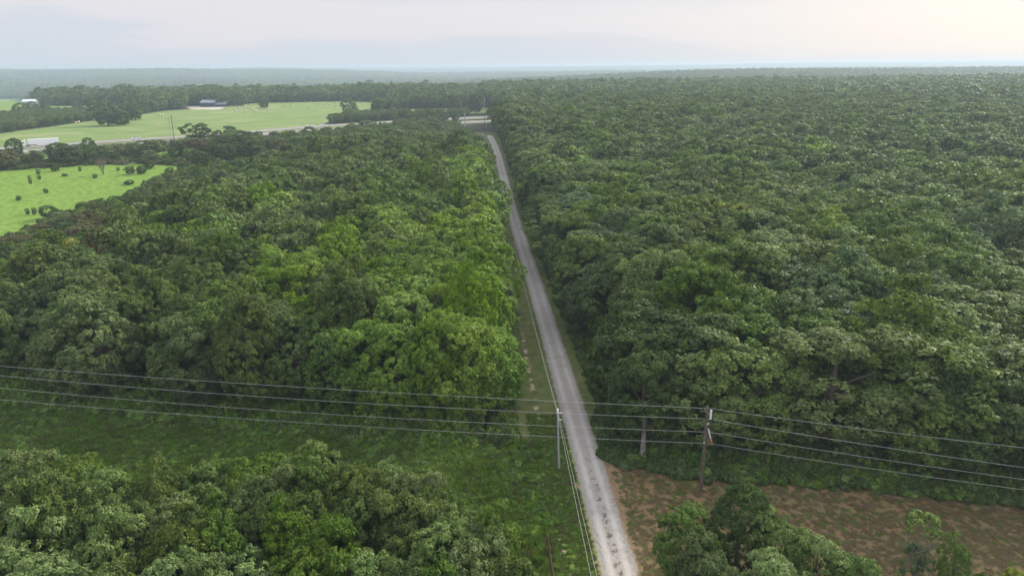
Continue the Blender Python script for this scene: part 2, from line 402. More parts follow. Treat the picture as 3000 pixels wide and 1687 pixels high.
def ground_material():
    m = new_mat('ground_cover'); t = NT(m)
    co = t.node('ShaderNodeNewGeometry').outputs['Position']
    A = {k: t.attr(k).outputs['Fac'] for k in ('meadow', 'hay', 'back', 'yard', 'row_l', 'row_r', 'verge', 'lat', 'hwy', 'band')}
    n_big = t.noise(0.03, 5, 0.6, co); n_mid = t.noise(0.22, 5, 0.65, co); n_fin = t.noise(1.6, 5, 0.7, co); n_mic = t.noise(6.0, 4, 0.7, co)
    n_m2 = t.noise(0.5, 6, 0.7, co)
    sc = t.node('ShaderNodeMapping'); sc.inputs['Scale'].default_value = (0.25, 1.0, 1.0); sc.inputs['Rotation'].default_value = (0, 0, 0.62); t.l.new(co, sc.inputs['Vector'])
    n_str = t.noise(0.12, 6, 0.7, sc.outputs['Vector'])
    sb = t.node('ShaderNodeMapping'); sb.inputs['Scale'].default_value = (0.6, 1.3, 1.0); sb.inputs['Rotation'].default_value = (0, 0, 0.2); t.l.new(co, sb.inputs['Vector'])
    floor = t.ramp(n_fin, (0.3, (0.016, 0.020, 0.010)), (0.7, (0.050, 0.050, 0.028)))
    meadow = t.ramp(n_m2, (0.32, (0.068, 0.128, 0.020)), (0.48, (0.138, 0.232, 0.034)), (0.70, (0.205, 0.305, 0.058)))
    meadow = t.mix(t.math('MULTIPLY', t.step(n_fin, 0.5, 0.75), 0.45), meadow, (0.075, 0.175, 0.022))
    meadow = t.mix(t.math('MULTIPLY', t.step(n_big, 0.55, 0.7), 0.3), meadow, (0.17, 0.24, 0.07))
    hay = t.ramp(n_str, (0.32, (0.085, 0.155, 0.040)), (0.5, (0.150, 0.220, 0.062)), (0.7, (0.215, 0.245, 0.095)))
    hay = t.mix(t.math('MULTIPLY', t.step(n_big, 0.52, 0.68), 0.55), hay, (0.28, 0.27, 0.13))
    lush = t.ramp(n_mid, (0.3, (0.085, 0.150, 0.018)), (0.5, (0.140, 0.225, 0.028)), (0.72, (0.200, 0.255, 0.048)))
    lush = t.mix(t.math('MULTIPLY', t.step(n_fin, 0.45, 0.7), 0.5), lush, (0.020, 0.045, 0.008))
    n_br = t.noise(2.6, 7, 0.8, sb.outputs['Vector'])
    brown = t.ramp(n_br, (0.25, (0.160, 0.104, 0.052)), (0.5, (0.195, 0.130, 0.066)), (0.75, (0.235, 0.162, 0.086)))
    brown = t.mix(t.math('MULTIPLY', t.step(n_mid, 0.50, 0.72), 0.5), brown, (0.165, 0.148, 0.060))
    brown = t.mix(t.math('MULTIPLY', t.step(n_fin, 0.50, 0.72), 0.25), brown, (0.130, 0.112, 0.050))
    brown = t.mix(t.math('MULTIPLY', t.step(t.noise(0.09, 4, 0.6, co), 0.42, 0.62), 0.5), brown, (0.125, 0.128, 0.050))
    brown = t.mix(t.math('MULTIPLY', t.step(n_mic, 0.52, 0.68), 0.35), brown, (0.120, 0.080, 0.042))
    brown = t.mix(t.math('MULTIPLY', t.step(n_big, 0.60, 0.66), 0.3), brown, (0.30, 0.22, 0.15))
    verge = t.ramp(n_m2, (0.35, (0.065, 0.092, 0.024)), (0.52, (0.110, 0.132, 0.040)), (0.70, (0.170, 0.150, 0.070)))
    verge = t.mix(t.math('MULTIPLY', t.step(n_mic, 0.5, 0.75), 0.45), verge, (0.045, 0.055, 0.018))
    def inside(name, amp, nse, w=0.6):
        return t.step(t.math('ADD', A[name], t.math('MULTIPLY', t.math('SUBTRACT', nse, 0.5), amp)), -w, w)
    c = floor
    c = t.mix(inside('band', 14, n_mid, 2.0), c, t.mix(t.step(n_mid, 0.45, 0.6), (0.060, 0.110, 0.028), meadow))
    c = t.mix(inside('verge', 3, n_m2), c, verge)
    c = t.mix(inside('row_l', 5, n_mid, 1.2), c, lush)
    c = t.mix(inside('row_r', 3, n_mid, 0.7), c, brown)
    meadow = t.mix(t.math('MULTIPLY', t.step(t.math('ADD', t.attr('track').outputs['Fac'], n_m2), 1.9, 0.9), 0.6), meadow, (0.085, 0.135, 0.030))
    c = t.mix(inside('meadow', 10, n_mid, 1.0), c, meadow)
    c = t.mix(inside('hay', 12, n_mid, 1.5), c, hay)
    c = t.mix(inside('back', 6, n_mid, 1.0), c, t.mix(0.4, meadow, hay))
    c = t.mix(inside('yard', 10, n_mid, 1.5), c, (0.42, 0.38, 0.32))
    # highway verge: dull mown grass
    hv = t.step(t.math('ADD', A['hwy'], t.math('MULTIPLY', t.math('SUBTRACT', n_mid, 0.5), 5)), 15, 11)
    c = t.mix(hv, c, t.ramp(n_m2, (0.3, (0.115, 0.150, 0.062)), (0.7, (0.235, 0.230, 0.130))))
    # bands beside the gravel road: lush ditch, red rut, dry straw, spilt gravel (lat = metres right of the centre line)
    lat = t.math('ADD', A['lat'], t.math('MULTIPLY', t.math('SUBTRACT', n_mid, 0.5), 0.9))
    sx = t.node('ShaderNodeSeparateXYZ'); t.l.new(co, sx.inputs[0])
    near = t.step(sx.outputs[1], 88, 76)
    def bandf(lo, hi, soft, thr=0.0, nse=None, gate=None):
        f = t.math('MULTIPLY', t.step(lat, lo - soft, lo + soft), t.step(lat, hi + soft, hi - soft))
        f = t.math('MULTIPLY', f, t.step(sx.outputs[1], ROAD_END + 3, ROAD_END - 3))
        if nse is not None: f = t.math('MULTIPLY', f, t.step(nse, thr - 0.06, thr + 0.08))
        if gate is not None: f = t.math('MULTIPLY', f, gate)
        return f
    c = t.mix(bandf(-6.8, -3.3, 0.5, gate=near), c, t.ramp(n_m2, (0.3, (0.060, 0.125, 0.018)), (0.7, (0.150, 0.235, 0.034))))
    c = t.mix(bandf(-5.9, -5.2, 0.25, 0.52, n_m2), c, (0.42, 0.33, 0.22))
    c = t.mix(bandf(-4.4, -4.0, 0.16, 0.40, n_mid, near), c, (0.17, 0.085, 0.045))
    c = t.mix(bandf(-2.6, -1.9, 0.3, 0.48, n_m2, near), c, t.mix(n_fin, (0.12, 0.075, 0.04), (0.40, 0.28, 0.16)))
    c = t.mix(bandf(1.8, 3.6, 0.5, 0.45, n_m2, near), c, t.mix(n_fin, (0.11, 0.07, 0.035), (0.36, 0.25, 0.15)))
    spill = t.math('ABSOLUTE', A['lat'])
    sp = t.math('ADD', spill, t.math('MULTIPLY', t.math('SUBTRACT', n_fin, 0.5), 1.1))
    sp = t.math('ADD', sp, t.math('MULTIPLY', t.math('SUBTRACT', n_mid, 0.5), 0.8))
    c = t.mix(t.math('MULTIPLY', t.step(sp, 2.15, 1.6), t.step(sx.outputs[1], ROAD_END + 6, ROAD_END - 6)), c, t.mix(n_mic, (0.20, 0.18, 0.16), (0.40, 0.375, 0.34)))
    # worn brown end of the track
    nm = t.bump(t.math('ADD', n_mic, n_fin), 0.35, 0.06)
    t.out(t.bsdf(c, 0.95, 0.1, nm))
    return m
GROUND = ground_material()
TRK = [poly([(0, 652), (140, 600), (300, 552), (440, 512)]), poly([(0, 690), (120, 640), (260, 585), (400, 540)])]
d_trk = np.minimum(*[ldist(T_, GX, GY) for T_ in TRK])
attrs_all = dict(track=d_trk, meadow=sd_meadow, hay=sd_hay, back=sd_back, yard=sd_yard, row_l=sd_row_l, row_r=sd_row_r, verge=sd_verge, lat=u_, hwy=d_hwy, band=d_band)
def zone(name, label, sel):
    f = F[sel]; used, inv = np.unique(f, return_inverse=True)
    at_ = {k: ('POINT', np.clip(a[used], -60, 60)) for k, a in attrs_all.items()}
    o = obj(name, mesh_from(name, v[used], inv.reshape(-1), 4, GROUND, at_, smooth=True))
    return tag(o, label, None, None, 'structure')
c_me = sd_meadow[F].mean(1) > 0; c_hay = sd_hay[F].mean(1) > 0
c_rl = (sd_row_l[F].mean(1) > 0) & (fy > 30); c_rr = (sd_row_r[F].mean(1) > 0) & (fy > 20)
taken = np.zeros(len(F), bool)
for nm_, lb_, s_ in (('meadow', 'bright green meadow with scattered shrubs left of the woods', c_me),
                     ('hay_field', 'pale green hay field beyond the highway', c_hay),
                     ('grass_strip', 'lush green grass strip under the power lines left of the gravel road', c_rl),
                     ('mown_field', 'brown mown strip of dry grass right of the gravel road', c_rr)):
    s_ = s_ & ~taken; taken |= s_; zone(nm_, lb_, s_)
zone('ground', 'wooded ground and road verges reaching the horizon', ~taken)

# ------------------------------------------------------------------ roads
def resample(L, step):
    out = []; L = [Vector((a, b, 0)) for a, b in L]
    for a, b in zip(L[:-1], L[1:]):
        n = max(1, int((b - a).length / step))
        for i in range(n): out.append(a.lerp(b, i / n))
    out.append(L[-1]); return out
def smooth_line(L, step=3.0, it=40):
    P = resample(L, step); X = np.array([[p.x, p.y] for p in P])
    for _ in range(it): X[1:-1] = (X[:-2] + 2 * X[1:-1] + X[2:]) / 4
    return X
def ribbon(L, halfw, step, lift, cols, jit=0.0, crown=0.0):
    X = smooth_line(L, step)
    T = np.gradient(X, axis=0); T /= np.linalg.norm(T, axis=1)[:, None]; N = np.vstack([T[:, 1], -T[:, 0]]).T
    s = np.linspace(-1, 1, cols); V = []; lat = []; al = []
    d = np.concatenate([[0], np.cumsum(np.linalg.norm(np.diff(X, axis=0), axis=1))])
    for i in range(len(X)):
        wl_, wr_ = halfw + RNG.normal() * jit, halfw + RNG.normal() * jit
        for c in s:
            w_ = (wl_ if c < 0 else wr_)
            p = X[i] + N[i] * c * w_
            V.append((p[0], p[1], float(hz(p[0], p[1])) + lift + crown * (1 - c * c))); lat.append(c * w_); al.append(d[i])
    n = len(X); a, b = np.meshgrid(np.arange(n - 1), np.arange(cols - 1), indexing='ij'); q = (a * cols + b).ravel()
    Fq = np.vstack([q, q + 1, q + cols + 1, q + cols]).T
    return V, Fq, lat, al
def gravel_material():
    m = new_mat('gravel'); t = NT(m)
    lat = t.attr('lat').outputs['Fac']; al = t.attr('along').outputs['Fac']
    co = t.node('ShaderNodeNewGeometry').outputs['Position']
    n1 = t.noise(9, 5, 0.75, co); n2 = t.noise(0.5, 5, 0.6, co); n3 = t.noise(2.2, 5, 0.7, co); n0 = t.noise(0.06, 3, 0.5, co)
    c = t.ramp(n1, (0.25, (0.21, 0.19, 0.17)), (0.5, (0.36, 0.335, 0.30)), (0.8, (0.55, 0.515, 0.47)))
    l2 = t.math('ADD', lat, t.math('MULTIPLY', t.math('SUBTRACT', n2, 0.5), 0.5))
    al_ = t.math('ABSOLUTE', l2)
    track = t.math('MULTIPLY', t.step(al_, 0.45, 0.75), t.step(al_, 1.35, 0.95))
    c = t.mix(t.math('MULTIPLY', track, 0.35), c, (0.60, 0.565, 0.52))
    mid = t.step(al_, 0.5, 0.15)
    c = t.mix(t.math('MULTIPLY', mid, 0.3), c, (0.27, 0.25, 0.225))
    sy = t.node('ShaderNodeSeparateXYZ'); t.l.new(co, sy.inputs[0])
    nearw = t.step(sy.outputs[1], 86, 70)
    dirt = t.math('MULTIPLY', t.math('MULTIPLY', t.step(al_, 0.55, 0.2), t.step(t.noise(1.1, 5, 0.75, co), 0.53, 0.56)), nearw)
    c = t.mix(t.math('MULTIPLY', dirt, 0.85), c, t.mix(n1, (0.05, 0.05, 0.03), (0.16, 0.12, 0.07)))
    edge = t.math('MULTIPLY', t.step(al_, 1.2, 1.7), t.step(n3, 0.50, 0.62))
    c = t.mix(t.math('MULTIPLY', edge, 0.7), c, (0.14, 0.10, 0.06))
    c = t.mix(t.math('MULTIPLY', t.step(t.noise(0.28, 4, 0.6, co), 0.5, 0.66), 0.35), c, (0.24, 0.21, 0.18))
    far = t.step(sy.outputs[1], 95, 160)
    c = t.mix(t.math('MULTIPLY', far, 0.35), c, (0.30, 0.27, 0.27))  # shade of the roadside trees put into the gravel colour further along
    c = t.mix(t.math('MULTIPLY', t.step(n0, 0.45, 0.6), 0.25), c, (0.28, 0.25, 0.23))
    t.out(t.bsdf(c, 0.95, 0.15, t.bump(n1, 0.8, 0.06)))
    return m
V, Fq, lat, al = ribbon(ROAD, 1.46, 0.4, 0.035, 13, 0.16, 0.05)
o = obj('gravel_road', mesh_from('gravel_road', V, Fq.reshape(-1), 4, gravel_material(), {'lat': ('POINT', lat), 'along': ('POINT', al)}, True))
tag(o, 'straight pale gravel road running between the woods', None, None, 'structure')
def asphalt_material():
    m = new_mat('highway_asphalt'); t = NT(m)
    lat = t.attr('lat').outputs['Fac']; al = t.attr('along').outputs['Fac']
    co = t.node('ShaderNodeNewGeometry').outputs['Position']
    c = t.ramp(t.noise(0.4, 5, 0.6, co), (0.3, (0.19, 0.185, 0.18)), (0.7, (0.27, 0.26, 0.25)))
    a = t.math('ABSOLUTE', lat)
    c = t.mix(t.step(a, 4.0, 4.3), c, (0.33, 0.31, 0.29))
    e_ = t.math('MULTIPLY', t.step(a, 3.62, 3.68), t.step(a, 3.88, 3.82))
    dash = t.math('MULTIPLY', t.step(a, 0.1, 0.06), t.step(t.math('FRACT', t.math('DIVIDE', al, 12.0)), 0.26, 0.25))
    c = t.mix(t.math('MAXIMUM', e_, dash), c, (0.75, 0.74, 0.70))
    t.out(t.bsdf(c, 0.85, 0.25)); return m
ASPH = asphalt_material()
for nm_, L_, lb_ in (('highway', HW_FAR, 'far carriageway of the grey highway carrying the white truck'), ('highway', HW_NEAR, 'near carriageway of the grey highway behind the shrubs')):
    V, Fq, lat, al = ribbon(L_, 5.4, 4.0, 0.25, 9, 0, 0.08)
    # shoulders folded down into the grass
    o = obj(nm_, mesh_from(nm_, V, Fq.reshape(-1), 4, ASPH, {'lat': ('POINT', lat), 'along': ('POINT', al)}, True))
    tag(o, lb_, None, None, 'structure')

# ------------------------------------------------------------------ crowns
def unit(a): return a / np.maximum(np.linalg.norm(a, axis=1)[:, None], 1e-9)
def leaves(P, N, size, rng, tint, aspect=0.6):
    """rhombic leaf sprays at P facing N"""
    n = len(P); N = unit(N)
    r = unit(rng.normal(size=(n, 3))); A = unit(np.cross(N, r)); B = np.cross(N, A)
    s = (size * rng.uniform(0.6, 1.45, n))[:, None]
    bend = N * s * 0.25
    V = np.stack([P + A * s, P + B * s * aspect - bend * 0.3, P - A * s, P - B * s * aspect - bend * 0.3], 1).reshape(-1, 3)
    return V, np.arange(n * 4, dtype=np.int32), tint
def crown_geo(seed, R=4.0, Ht=12.0, base=0.25, nclump=46, nleaf=12000, leaf=0.20, clump=1.25, rough=0.22, nsprig=16, sprig=0.42, skirt=False):
    rng = np.random.default_rng(seed)
    zc = Ht * (base + (1 - base) * 0.45); up = Ht - zc - clump * 0.6; dn = zc - Ht * base
    # big limbs give the crown its uneven outline
    nb = rng.integers(5, 8); bdir = unit(np.c_[rng.normal(size=(nb, 2)), rng.uniform(-0.2, 1.3, nb)]); bamp = rng.uniform(0.1, rough, nb) * 1.6
    k = np.arange(nclump) + 0.5
    ph = np.arccos(np.clip(1 - (1.93 if skirt else 1.62) * k / nclump, -1, 1)); th = math.pi * (1 + 5 ** 0.5) * k + rng.normal(size=nclump) * 0.25
    D = np.c_[np.cos(th) * np.sin(ph), np.sin(th) * np.sin(ph), np.cos(ph)]
    D = unit(D + rng.normal(size=D.shape) * 0.12)
    infl = 1 - rough * 0.6 + (np.maximum(D @ bdir.T, 0) ** 6 * bamp).sum(1) + rng.normal(size=nclump) * 0.05
    cr = clump * rng.uniform(0.65, 1.3, nclump)
    C = D * infl[:, None]
    if skirt:      # foliage hangs to the ground all round
        hr = np.hypot(C[:, 0], C[:, 1]); low = C[:, 2] < 0.1
        f = np.where(low, np.maximum(0.80 * infl / np.maximum(hr, .15), 1.0), 1.0); C[:, 0] *= f; C[:, 1] *= f
    C = np.c_[C[:, 0] * (R - clump * 0.55), C[:, 1] * (R - clump * 0.55), np.where(C[:, 2] > 0, C[:, 2] * up, C[:, 2] * dn) + zc]
    wgt = cr ** 2 / (cr ** 2).sum()
    # each clump carries sprigs, each sprig its leaves, so that dark gaps open between them
    nsp = max(3, int(nsprig)); sc_ = np.repeat(np.arange(nclump), nsp)
    d1 = unit(rng.normal(size=(nclump * nsp, 3))); out1 = unit(D[sc_] + [0, 0, 0.35])
    fl = (d1 * out1).sum(1) < -0.15; d1[fl] *= -1
    S = C[sc_] + d1 * (cr[sc_] * rng.uniform(0.62, 1.05, len(sc_)))[:, None] * [1, 1, 0.85]
    sr = sprig * rng.uniform(0.6, 1.35, len(sc_))
    keep = np.ones(len(S), bool)
    for j in range(nclump):
        keep &= ~((((S - C[j]) ** 2).sum(1) < (cr[j] * 0.62) ** 2) & (sc_ != j))
    S, sr, sc_, d1 = S[keep], sr[keep], sc_[keep], d1[keep]
    si = rng.choice(len(S), nleaf, p=sr ** 2 / (sr ** 2).sum())
    d = unit(rng.normal(size=(nleaf, 3))); fl = (d * (d1[si] + [0, 0, .3])).sum(1) < -0.3; d[fl] *= -1
    P = S[si] + d * (sr[si] * rng.uniform(0.55, 1.15, nleaf))[:, None] * [1, 1, 0.8]
    N = unit(d * 0.7 + d1[si] * 0.35 + [0, 0, 0.3] + rng.normal(size=d.shape) * 0.45)
    ct = rng.uniform(0.15, 0.7, nclump); st = rng.normal(size=len(S)) * 0.16
    tint = np.clip(ct[sc_[si]] + st[si] + rng.normal(size=nleaf) * 0.2, 0, 1)
    return leaves(P, N, leaf, rng, tint)
def crown_mesh(name, mat, geo):
    V, Fi, tint = geo
    return mesh_from(name, V, Fi, 4, mat, {'tint': ('FACE', tint)})
def trunk_mesh(seed, Ht, R, mat=None, base=0.3):
    rg = random.Random(seed); mb = MB()
    lean = (rg.uniform(-.3, .3), rg.uniform(-.3, .3)); h1 = Ht * (base + 0.2)
    r0 = 0.16 + Ht * 0.011
    mb.tube([(0, 0, -0.3), (0, 0, 0.25), (lean[0] * .5, lean[1] * .5, h1 * .5), (lean[0], lean[1], h1), (lean[0] * 1.3, lean[1] * 1.3, Ht * .78)], [r0 * 1.5, r0 * 1.1, r0 * .9, r0 * .72, r0 * .2], 7)
    for k in range(6):
        a = k * 2.4 + rg.random(); z0 = h1 * rg.uniform(.6, 1.0); L = R * rg.uniform(.55, .8)
        mb.tube([(lean[0] * z0 / h1, lean[1] * z0 / h1, z0), (math.cos(a) * L * .5, math.sin(a) * L * .5, z0 + Ht * .13), (math.cos(a) * L, math.sin(a) * L, z0 + Ht * .24)], [r0 * .42, r0 * .3, r0 * .1], 5)
    return mb.mesh('trunk', mat or BARK)

# fine crowns for the nearest trees; three shapes for every kind of leaf colour
NEAR_H, NEAR_R = 12.0, 4.0
shape_par = [dict(nclump=60, clump=1.15, rough=0.26), dict(nclump=42, clump=1.4, rough=0.34, R=4.3), dict(nclump=74, clump=1.0, rough=0.34, R=3.8),
             dict(nclump=52, clump=1.25, rough=0.42, R=4.1), dict(nclump=64, clump=1.1, rough=0.38, base=0.18),
             dict(nclump=84, clump=1.1, rough=0.30, base=0.03, skirt=True), dict(nclump=66, clump=1.3, rough=0.36, base=0.05, R=4.2, skirt=True)]
near_crowns, mid_crowns, low_crowns = {}, {}, {}
geoN = [crown_geo(100 + i, nleaf=20000 if i < 5 else 27000, leaf=0.15, **p) for i, p in enumerate(shape_par)]
geoM = [crown_geo(200 + i, nsprig=12, sprig=0.5, nleaf=3600 if i < 5 else 4800, leaf=0.33, **p) for i, p in enumerate(shape_par)]
geoL = [crown_geo(300 + i, nsprig=6, sprig=0.7, nleaf=700, leaf=0.72, **p) for i, p in enumerate(shape_par)]
for k_ in KINDS:
    near_crowns[k_] = [crown_mesh('crown', LEAF[k_], g) for g in geoN]
    mid_crowns[k_] = [crown_mesh('crown', LEAF[k_], g) for g in geoM]
    low_crowns[k_] = [crown_mesh('crown', LEAF[k_], g) for g in geoL]
trunks = [trunk_mesh(i, NEAR_H, NEAR_R) for i in range(7)]
NSH = 7

# ------------------------------------------------------------------ where the trees stand
def hexgrid(x0, x1, y0, y1, s, jit, rng):
    ys = np.arange(y0, y1, s * 0.866); P = []
    for i, yy in enumerate(ys):
        xs = np.arange(x0, x1, s) + (s / 2 if i % 2 else 0); P.append(np.c_[xs, np.full(len(xs), yy)])
    P = np.vstack(P); return P + rng.uniform(-jit, jit, P.shape) * s
def in_view(P, m=8.0, slope=0.82): return np.abs(P[:, 0]) < P[:, 1] * slope + m
def vnoise(x, y, L, ph): return 0.5 + 0.5 * wav(x, y, L, ph)
ALLF = [HAY, SLIVER] + BACKF
# ellipses of the photograph that show a wood of another colour: (cx, cy, rx, ry, kind)
SPOTS = [(1280, 900, 250, 330, 'green'), (1390, 720, 170, 200, 'bright'), (1300, 1040, 260, 250, 'bright'), (1450, 560, 70, 90, 'bright'), (1180, 860, 130, 110, 'bright'), (860, 860, 130, 60, 'green'), (1400, 1180, 120, 110, 'bright'), (1250, 560, 200, 70, 'green'), (1350, 1010, 190, 170, 'bright'), (1390, 830, 140, 110, 'bright'), (1180, 960, 160, 90, 'bright'), (830, 800, 130, 80, 'bright'), (1000, 700, 90, 50, 'bright'),
         (900, 880, 60, 70, 'bright'), (1300, 1150, 130, 120, 'bright'), (1090, 1050, 90, 70, 'bright'), (1420, 650, 80, 70, 'bright'), (1230, 700, 170, 60, 'bright'),
         (1050, 640, 110, 30, 'bright'), (1380, 500, 70, 60, 'bright'), (800, 590, 50, 25, 'bright'), (920, 565, 70, 35, 'green'), (1150, 540, 130, 60, 'green'),
         (1040, 1170, 60, 80, 'green'), (760, 600, 40, 30, 'bright'), (450, 665, 55, 22, 'green'), (240, 706, 28, 16, 'yellow'), (585, 690, 30, 20, 'bright'), (30, 800, 60, 50, 'green'),
         (1700, 515, 60, 45, 'green'), (1850, 530, 60, 55, 'green'), (1630, 610, 110, 60, 'teal'), (1740, 660, 90, 60, 'teal'), (2130, 635, 45, 40, 'yellow'),
         (2395, 440, 30, 14, 'bright'), (1500, 560, 50, 40, 'dark'), (2480, 645, 50, 45, 'bright'), (2430, 690, 40, 25, 'green'), (2690, 730, 50, 38, 'yellow'), (2690, 925, 38, 40, 'yellow'),
         (2140, 750, 80, 50, 'green'), (2090, 830, 110, 60, 'green'), (2200, 930, 110, 60, 'green'), (2550, 900, 80, 45, 'green'), (2650, 1060, 130, 110, 'green'), (2560, 1190, 150, 110, 'green'),
         (2810, 1230, 90, 80, 'green'), (2250, 1080, 80, 60, 'green'), (2820, 800, 130, 60, 'green'), (2950, 840, 60, 60, 'teal'), (2920, 690, 90, 50, 'teal'), (2400, 880, 90, 70, 'teal'),
         (1700, 870, 160, 120, 'dark'), (1850, 1010, 150, 130, 'dark'), (1650, 760, 80, 80, 'dark'), (2080, 1150, 100, 110, 'olive'), (2300, 1180, 90, 80, 'green'), (1520, 520, 40, 60, 'dark'),
         (2100, 470, 90, 30, 'green'), (1750, 420, 60, 25, 'green'), (1700, 460, 50, 20, 'bright'), (2900, 560, 80, 30, 'green'), (1860, 1200, 120, 120, 'dark'),
         (190, 1320, 50, 26, 'bright'), (310, 1320, 60, 26, 'bright'), (620, 1560, 90, 40, 'green'), (860, 1620, 120, 60, 'green'), (1390, 1500, 60, 50, 'olive')]
def kind_of(x, y, z, rng):
    px, py = proj(x, y, z)
    n = len(px); r = rng.random(n)
    g = vnoise(x, y, 28, 0.7); g2 = vnoise(x, y, 60, 2.2)
    k = np.full(n, 'dark', dtype=object)
    k[r < 0.42] = 'olive'; k[(r > 0.80)] = 'green'; k[(r > 0.93)] = 'teal'
    left = (x < roadx(y)) & (y < 330)
    k[left & (r < 0.62)] = 'olive'; k[left & (r > 0.94)] = 'green'
    nearl = (y < 75) & (x < 5)
    k[nearl & (r < 0.62)] = 'olive'; k[nearl & (r >= 0.62)] = 'fresh'; k[nearl & (r >= 0.80)] = 'green'; k[nearl & (r > 0.96)] = 'bright'
    mixz = (x > roadx(y)) & (y < 240)
    k[mixz & (g > 0.52) & (r > 0.30)] = 'green'; k[mixz & (g < 0.30) & (r > 0.5)] = 'fresh'
    brushy = (px < 330) & (py > 590) & (py < 740) & (y > 120)
    k[brushy & (r < 0.5)] = 'brown'
    s = rng.random(n)
    for cx, cy, rx, ry, kk in SPOTS:
        e = ((px - cx) / rx) ** 2 + ((py - cy) / ry) ** 2
        k[(e < 1) & (s < 0.86)] = kk
    rare = (rng.random(n) < 0.006) & (y > 150); k[rare] = 'bright'
    return k
def free(P, mf=2.5, edge=0.0):
    """true where a wood may stand"""
    x, y = P[:, 0], P[:, 1]; u = x - roadx(y); ok = np.ones(len(P), bool)
    woodside = y > 88
    ok &= ~((y < ROAD_END + 35) & (u > -8.2 - 1.8 * (y < 110)) & (u < 5.6))
    ok &= ~((y >= ROAD_END + 35) & (y < 640) & (x > -36) & (x < -9))
    frontL = (u < 0) & (y < row_top_l(x) + 3.4) & (y > row_bot_l(x) - 1.0); ok &= ~frontL
    frontR = (u >= 0) & (y < row_top_r(x) + 2.6); ok &= ~frontR
    ok &= sdist(MEADOW, x, y) < -mf
    ok &= sdist(BANDP, x, y) < -1
    for Pq in ALLF: ok &= sdist(Pq, x, y) < -mf - 2
    ok &= sdist(YARD, x, y) < -4
    dh = np.minimum(ldist(HW_FAR, x, y), ldist(HW_NEAR, x, y)); ok &= dh > 17
    return ok
def heights(P, rng):
    x, y = P[:, 0], P[:, 1]
    h = 11.0 + 4.6 * vnoise(x, y, 22, 1.3) + 2.0 * vnoise(x, y, 75, 0.2) + rng.normal(size=len(P)) * 1.9
    u = x - roadx(y)
    h += np.where((u > 0) & (y < 180), 2.0, 0) - np.where((u < 0) & (y < 80), 4.0, 0)
    dm = -sdist(MEADOW, x, y); h = np.where((dm < 70) & (y < 330), h * (0.20 + 0.80 * dm / 70), h)
    h = np.where((u < 4) & (u > -34) & (y > 360) & (y < 560), np.minimum(h, 7.5), h)
    h = np.where(sdist(HEDGE, x, y) > -3, np.minimum(h * .6, 6.5), h)
    h = np.where((u > 0) & (y > 140), h * 1.0 + 3.0 * ss(140, 260, y), h)
    h = np.where((x < -12) & (y > 290) & (y < 640) & (x > -330), h * (0.80 - 0.34 * ss(300, 430, y)), h)
    h = np.where((u < 0) & (y < 80), np.clip(h + 2.2, 8.0, 12.0), h)
    return np.clip(h, 2.4, 20)
def keep_clear(x, y, R):
    """push a tree back until its crown stays off the road and its grass strip"""
    u = x - float(roadx(y)); lim = 13 if y > 385 else 8 if y > 340 else (4.8 if y > 190 else 7.0)
    if y < ROAD_END + 30:
        if u < 0 and u + R > -lim: x -= u + R + lim
        elif u > 0 and u - R < 2.7: x += 2.7 - (u - R)
    elif y < 660:
        if x < -24 and x + R > -36: x -= x + R + 36
        elif x >= -24 and x - R < -12: x += -12 - (x - R)
    return x
trees = []      # x, y, H, R, kind
def add_wood(P, spacing, rng):
    h = heights(P, rng)
    R = spacing * rng.uniform(0.49, 0.68, len(P)) * np.clip(h / 12, 0.6, 1.3)
    k = kind_of(P[:, 0], P[:, 1], hz(P[:, 0], P[:, 1]) + h * 0.85, rng)
    for i in range(len(P)):
        if P[i, 1] < 320 and rng.random() < 0.08: continue
        y_ = P[i, 1]
        if P[i, 0] > 12 and y_ < 100: y_ = max(y_, float(row_top_r(P[i, 0])) + .8 + R[i] * 1.05)
        trees.append((keep_clear(P[i, 0], y_, R[i]), y_, h[i], R[i], k[i]))
rngT = np.random.default_rng(5)
P = hexgrid(-330, 330, 28, 300, 5.9, 0.30, rngT); P = P[in_view(P)]; P = P[free(P)]
P = P[~((P[:, 1] < row_bot_l(P[:, 0]) + .5) & (P[:, 0] < 8))]
big = P[:, 0] > roadx(P[:, 1])
add_wood(P[~big], 6.1, rngT)
P = hexgrid(-12, 330, 60, 300, 8.0, 0.30, rngT); P = P[in_view(P)]; P = P[free(P)]; P = P[P[:, 0] > roadx(P[:, 1])]; add_wood(P, 8.6, rngT)
P = hexgrid(-110, 8, 26, 90, 4.7, 0.30, rngT); P = P[in_view(P)]; P = P[free(P)]
P = P[P[:, 1] < row_bot_l(P[:, 0]) + .2]; add_wood(P, 4.9, rngT)
P = hexgrid(-760, 760, 300, 900, 8.2, 0.32, rngT); P = P[in_view(P)]; P = P[free(P)]; add_wood(P, 8.6, rngT)
P = hexgrid(-2150, 2150, 900, 2600, 11.5, 0.35, rngT); P = P[in_view(P)]; P = P[free(P)]
add_wood(P, 12.5, rngT)
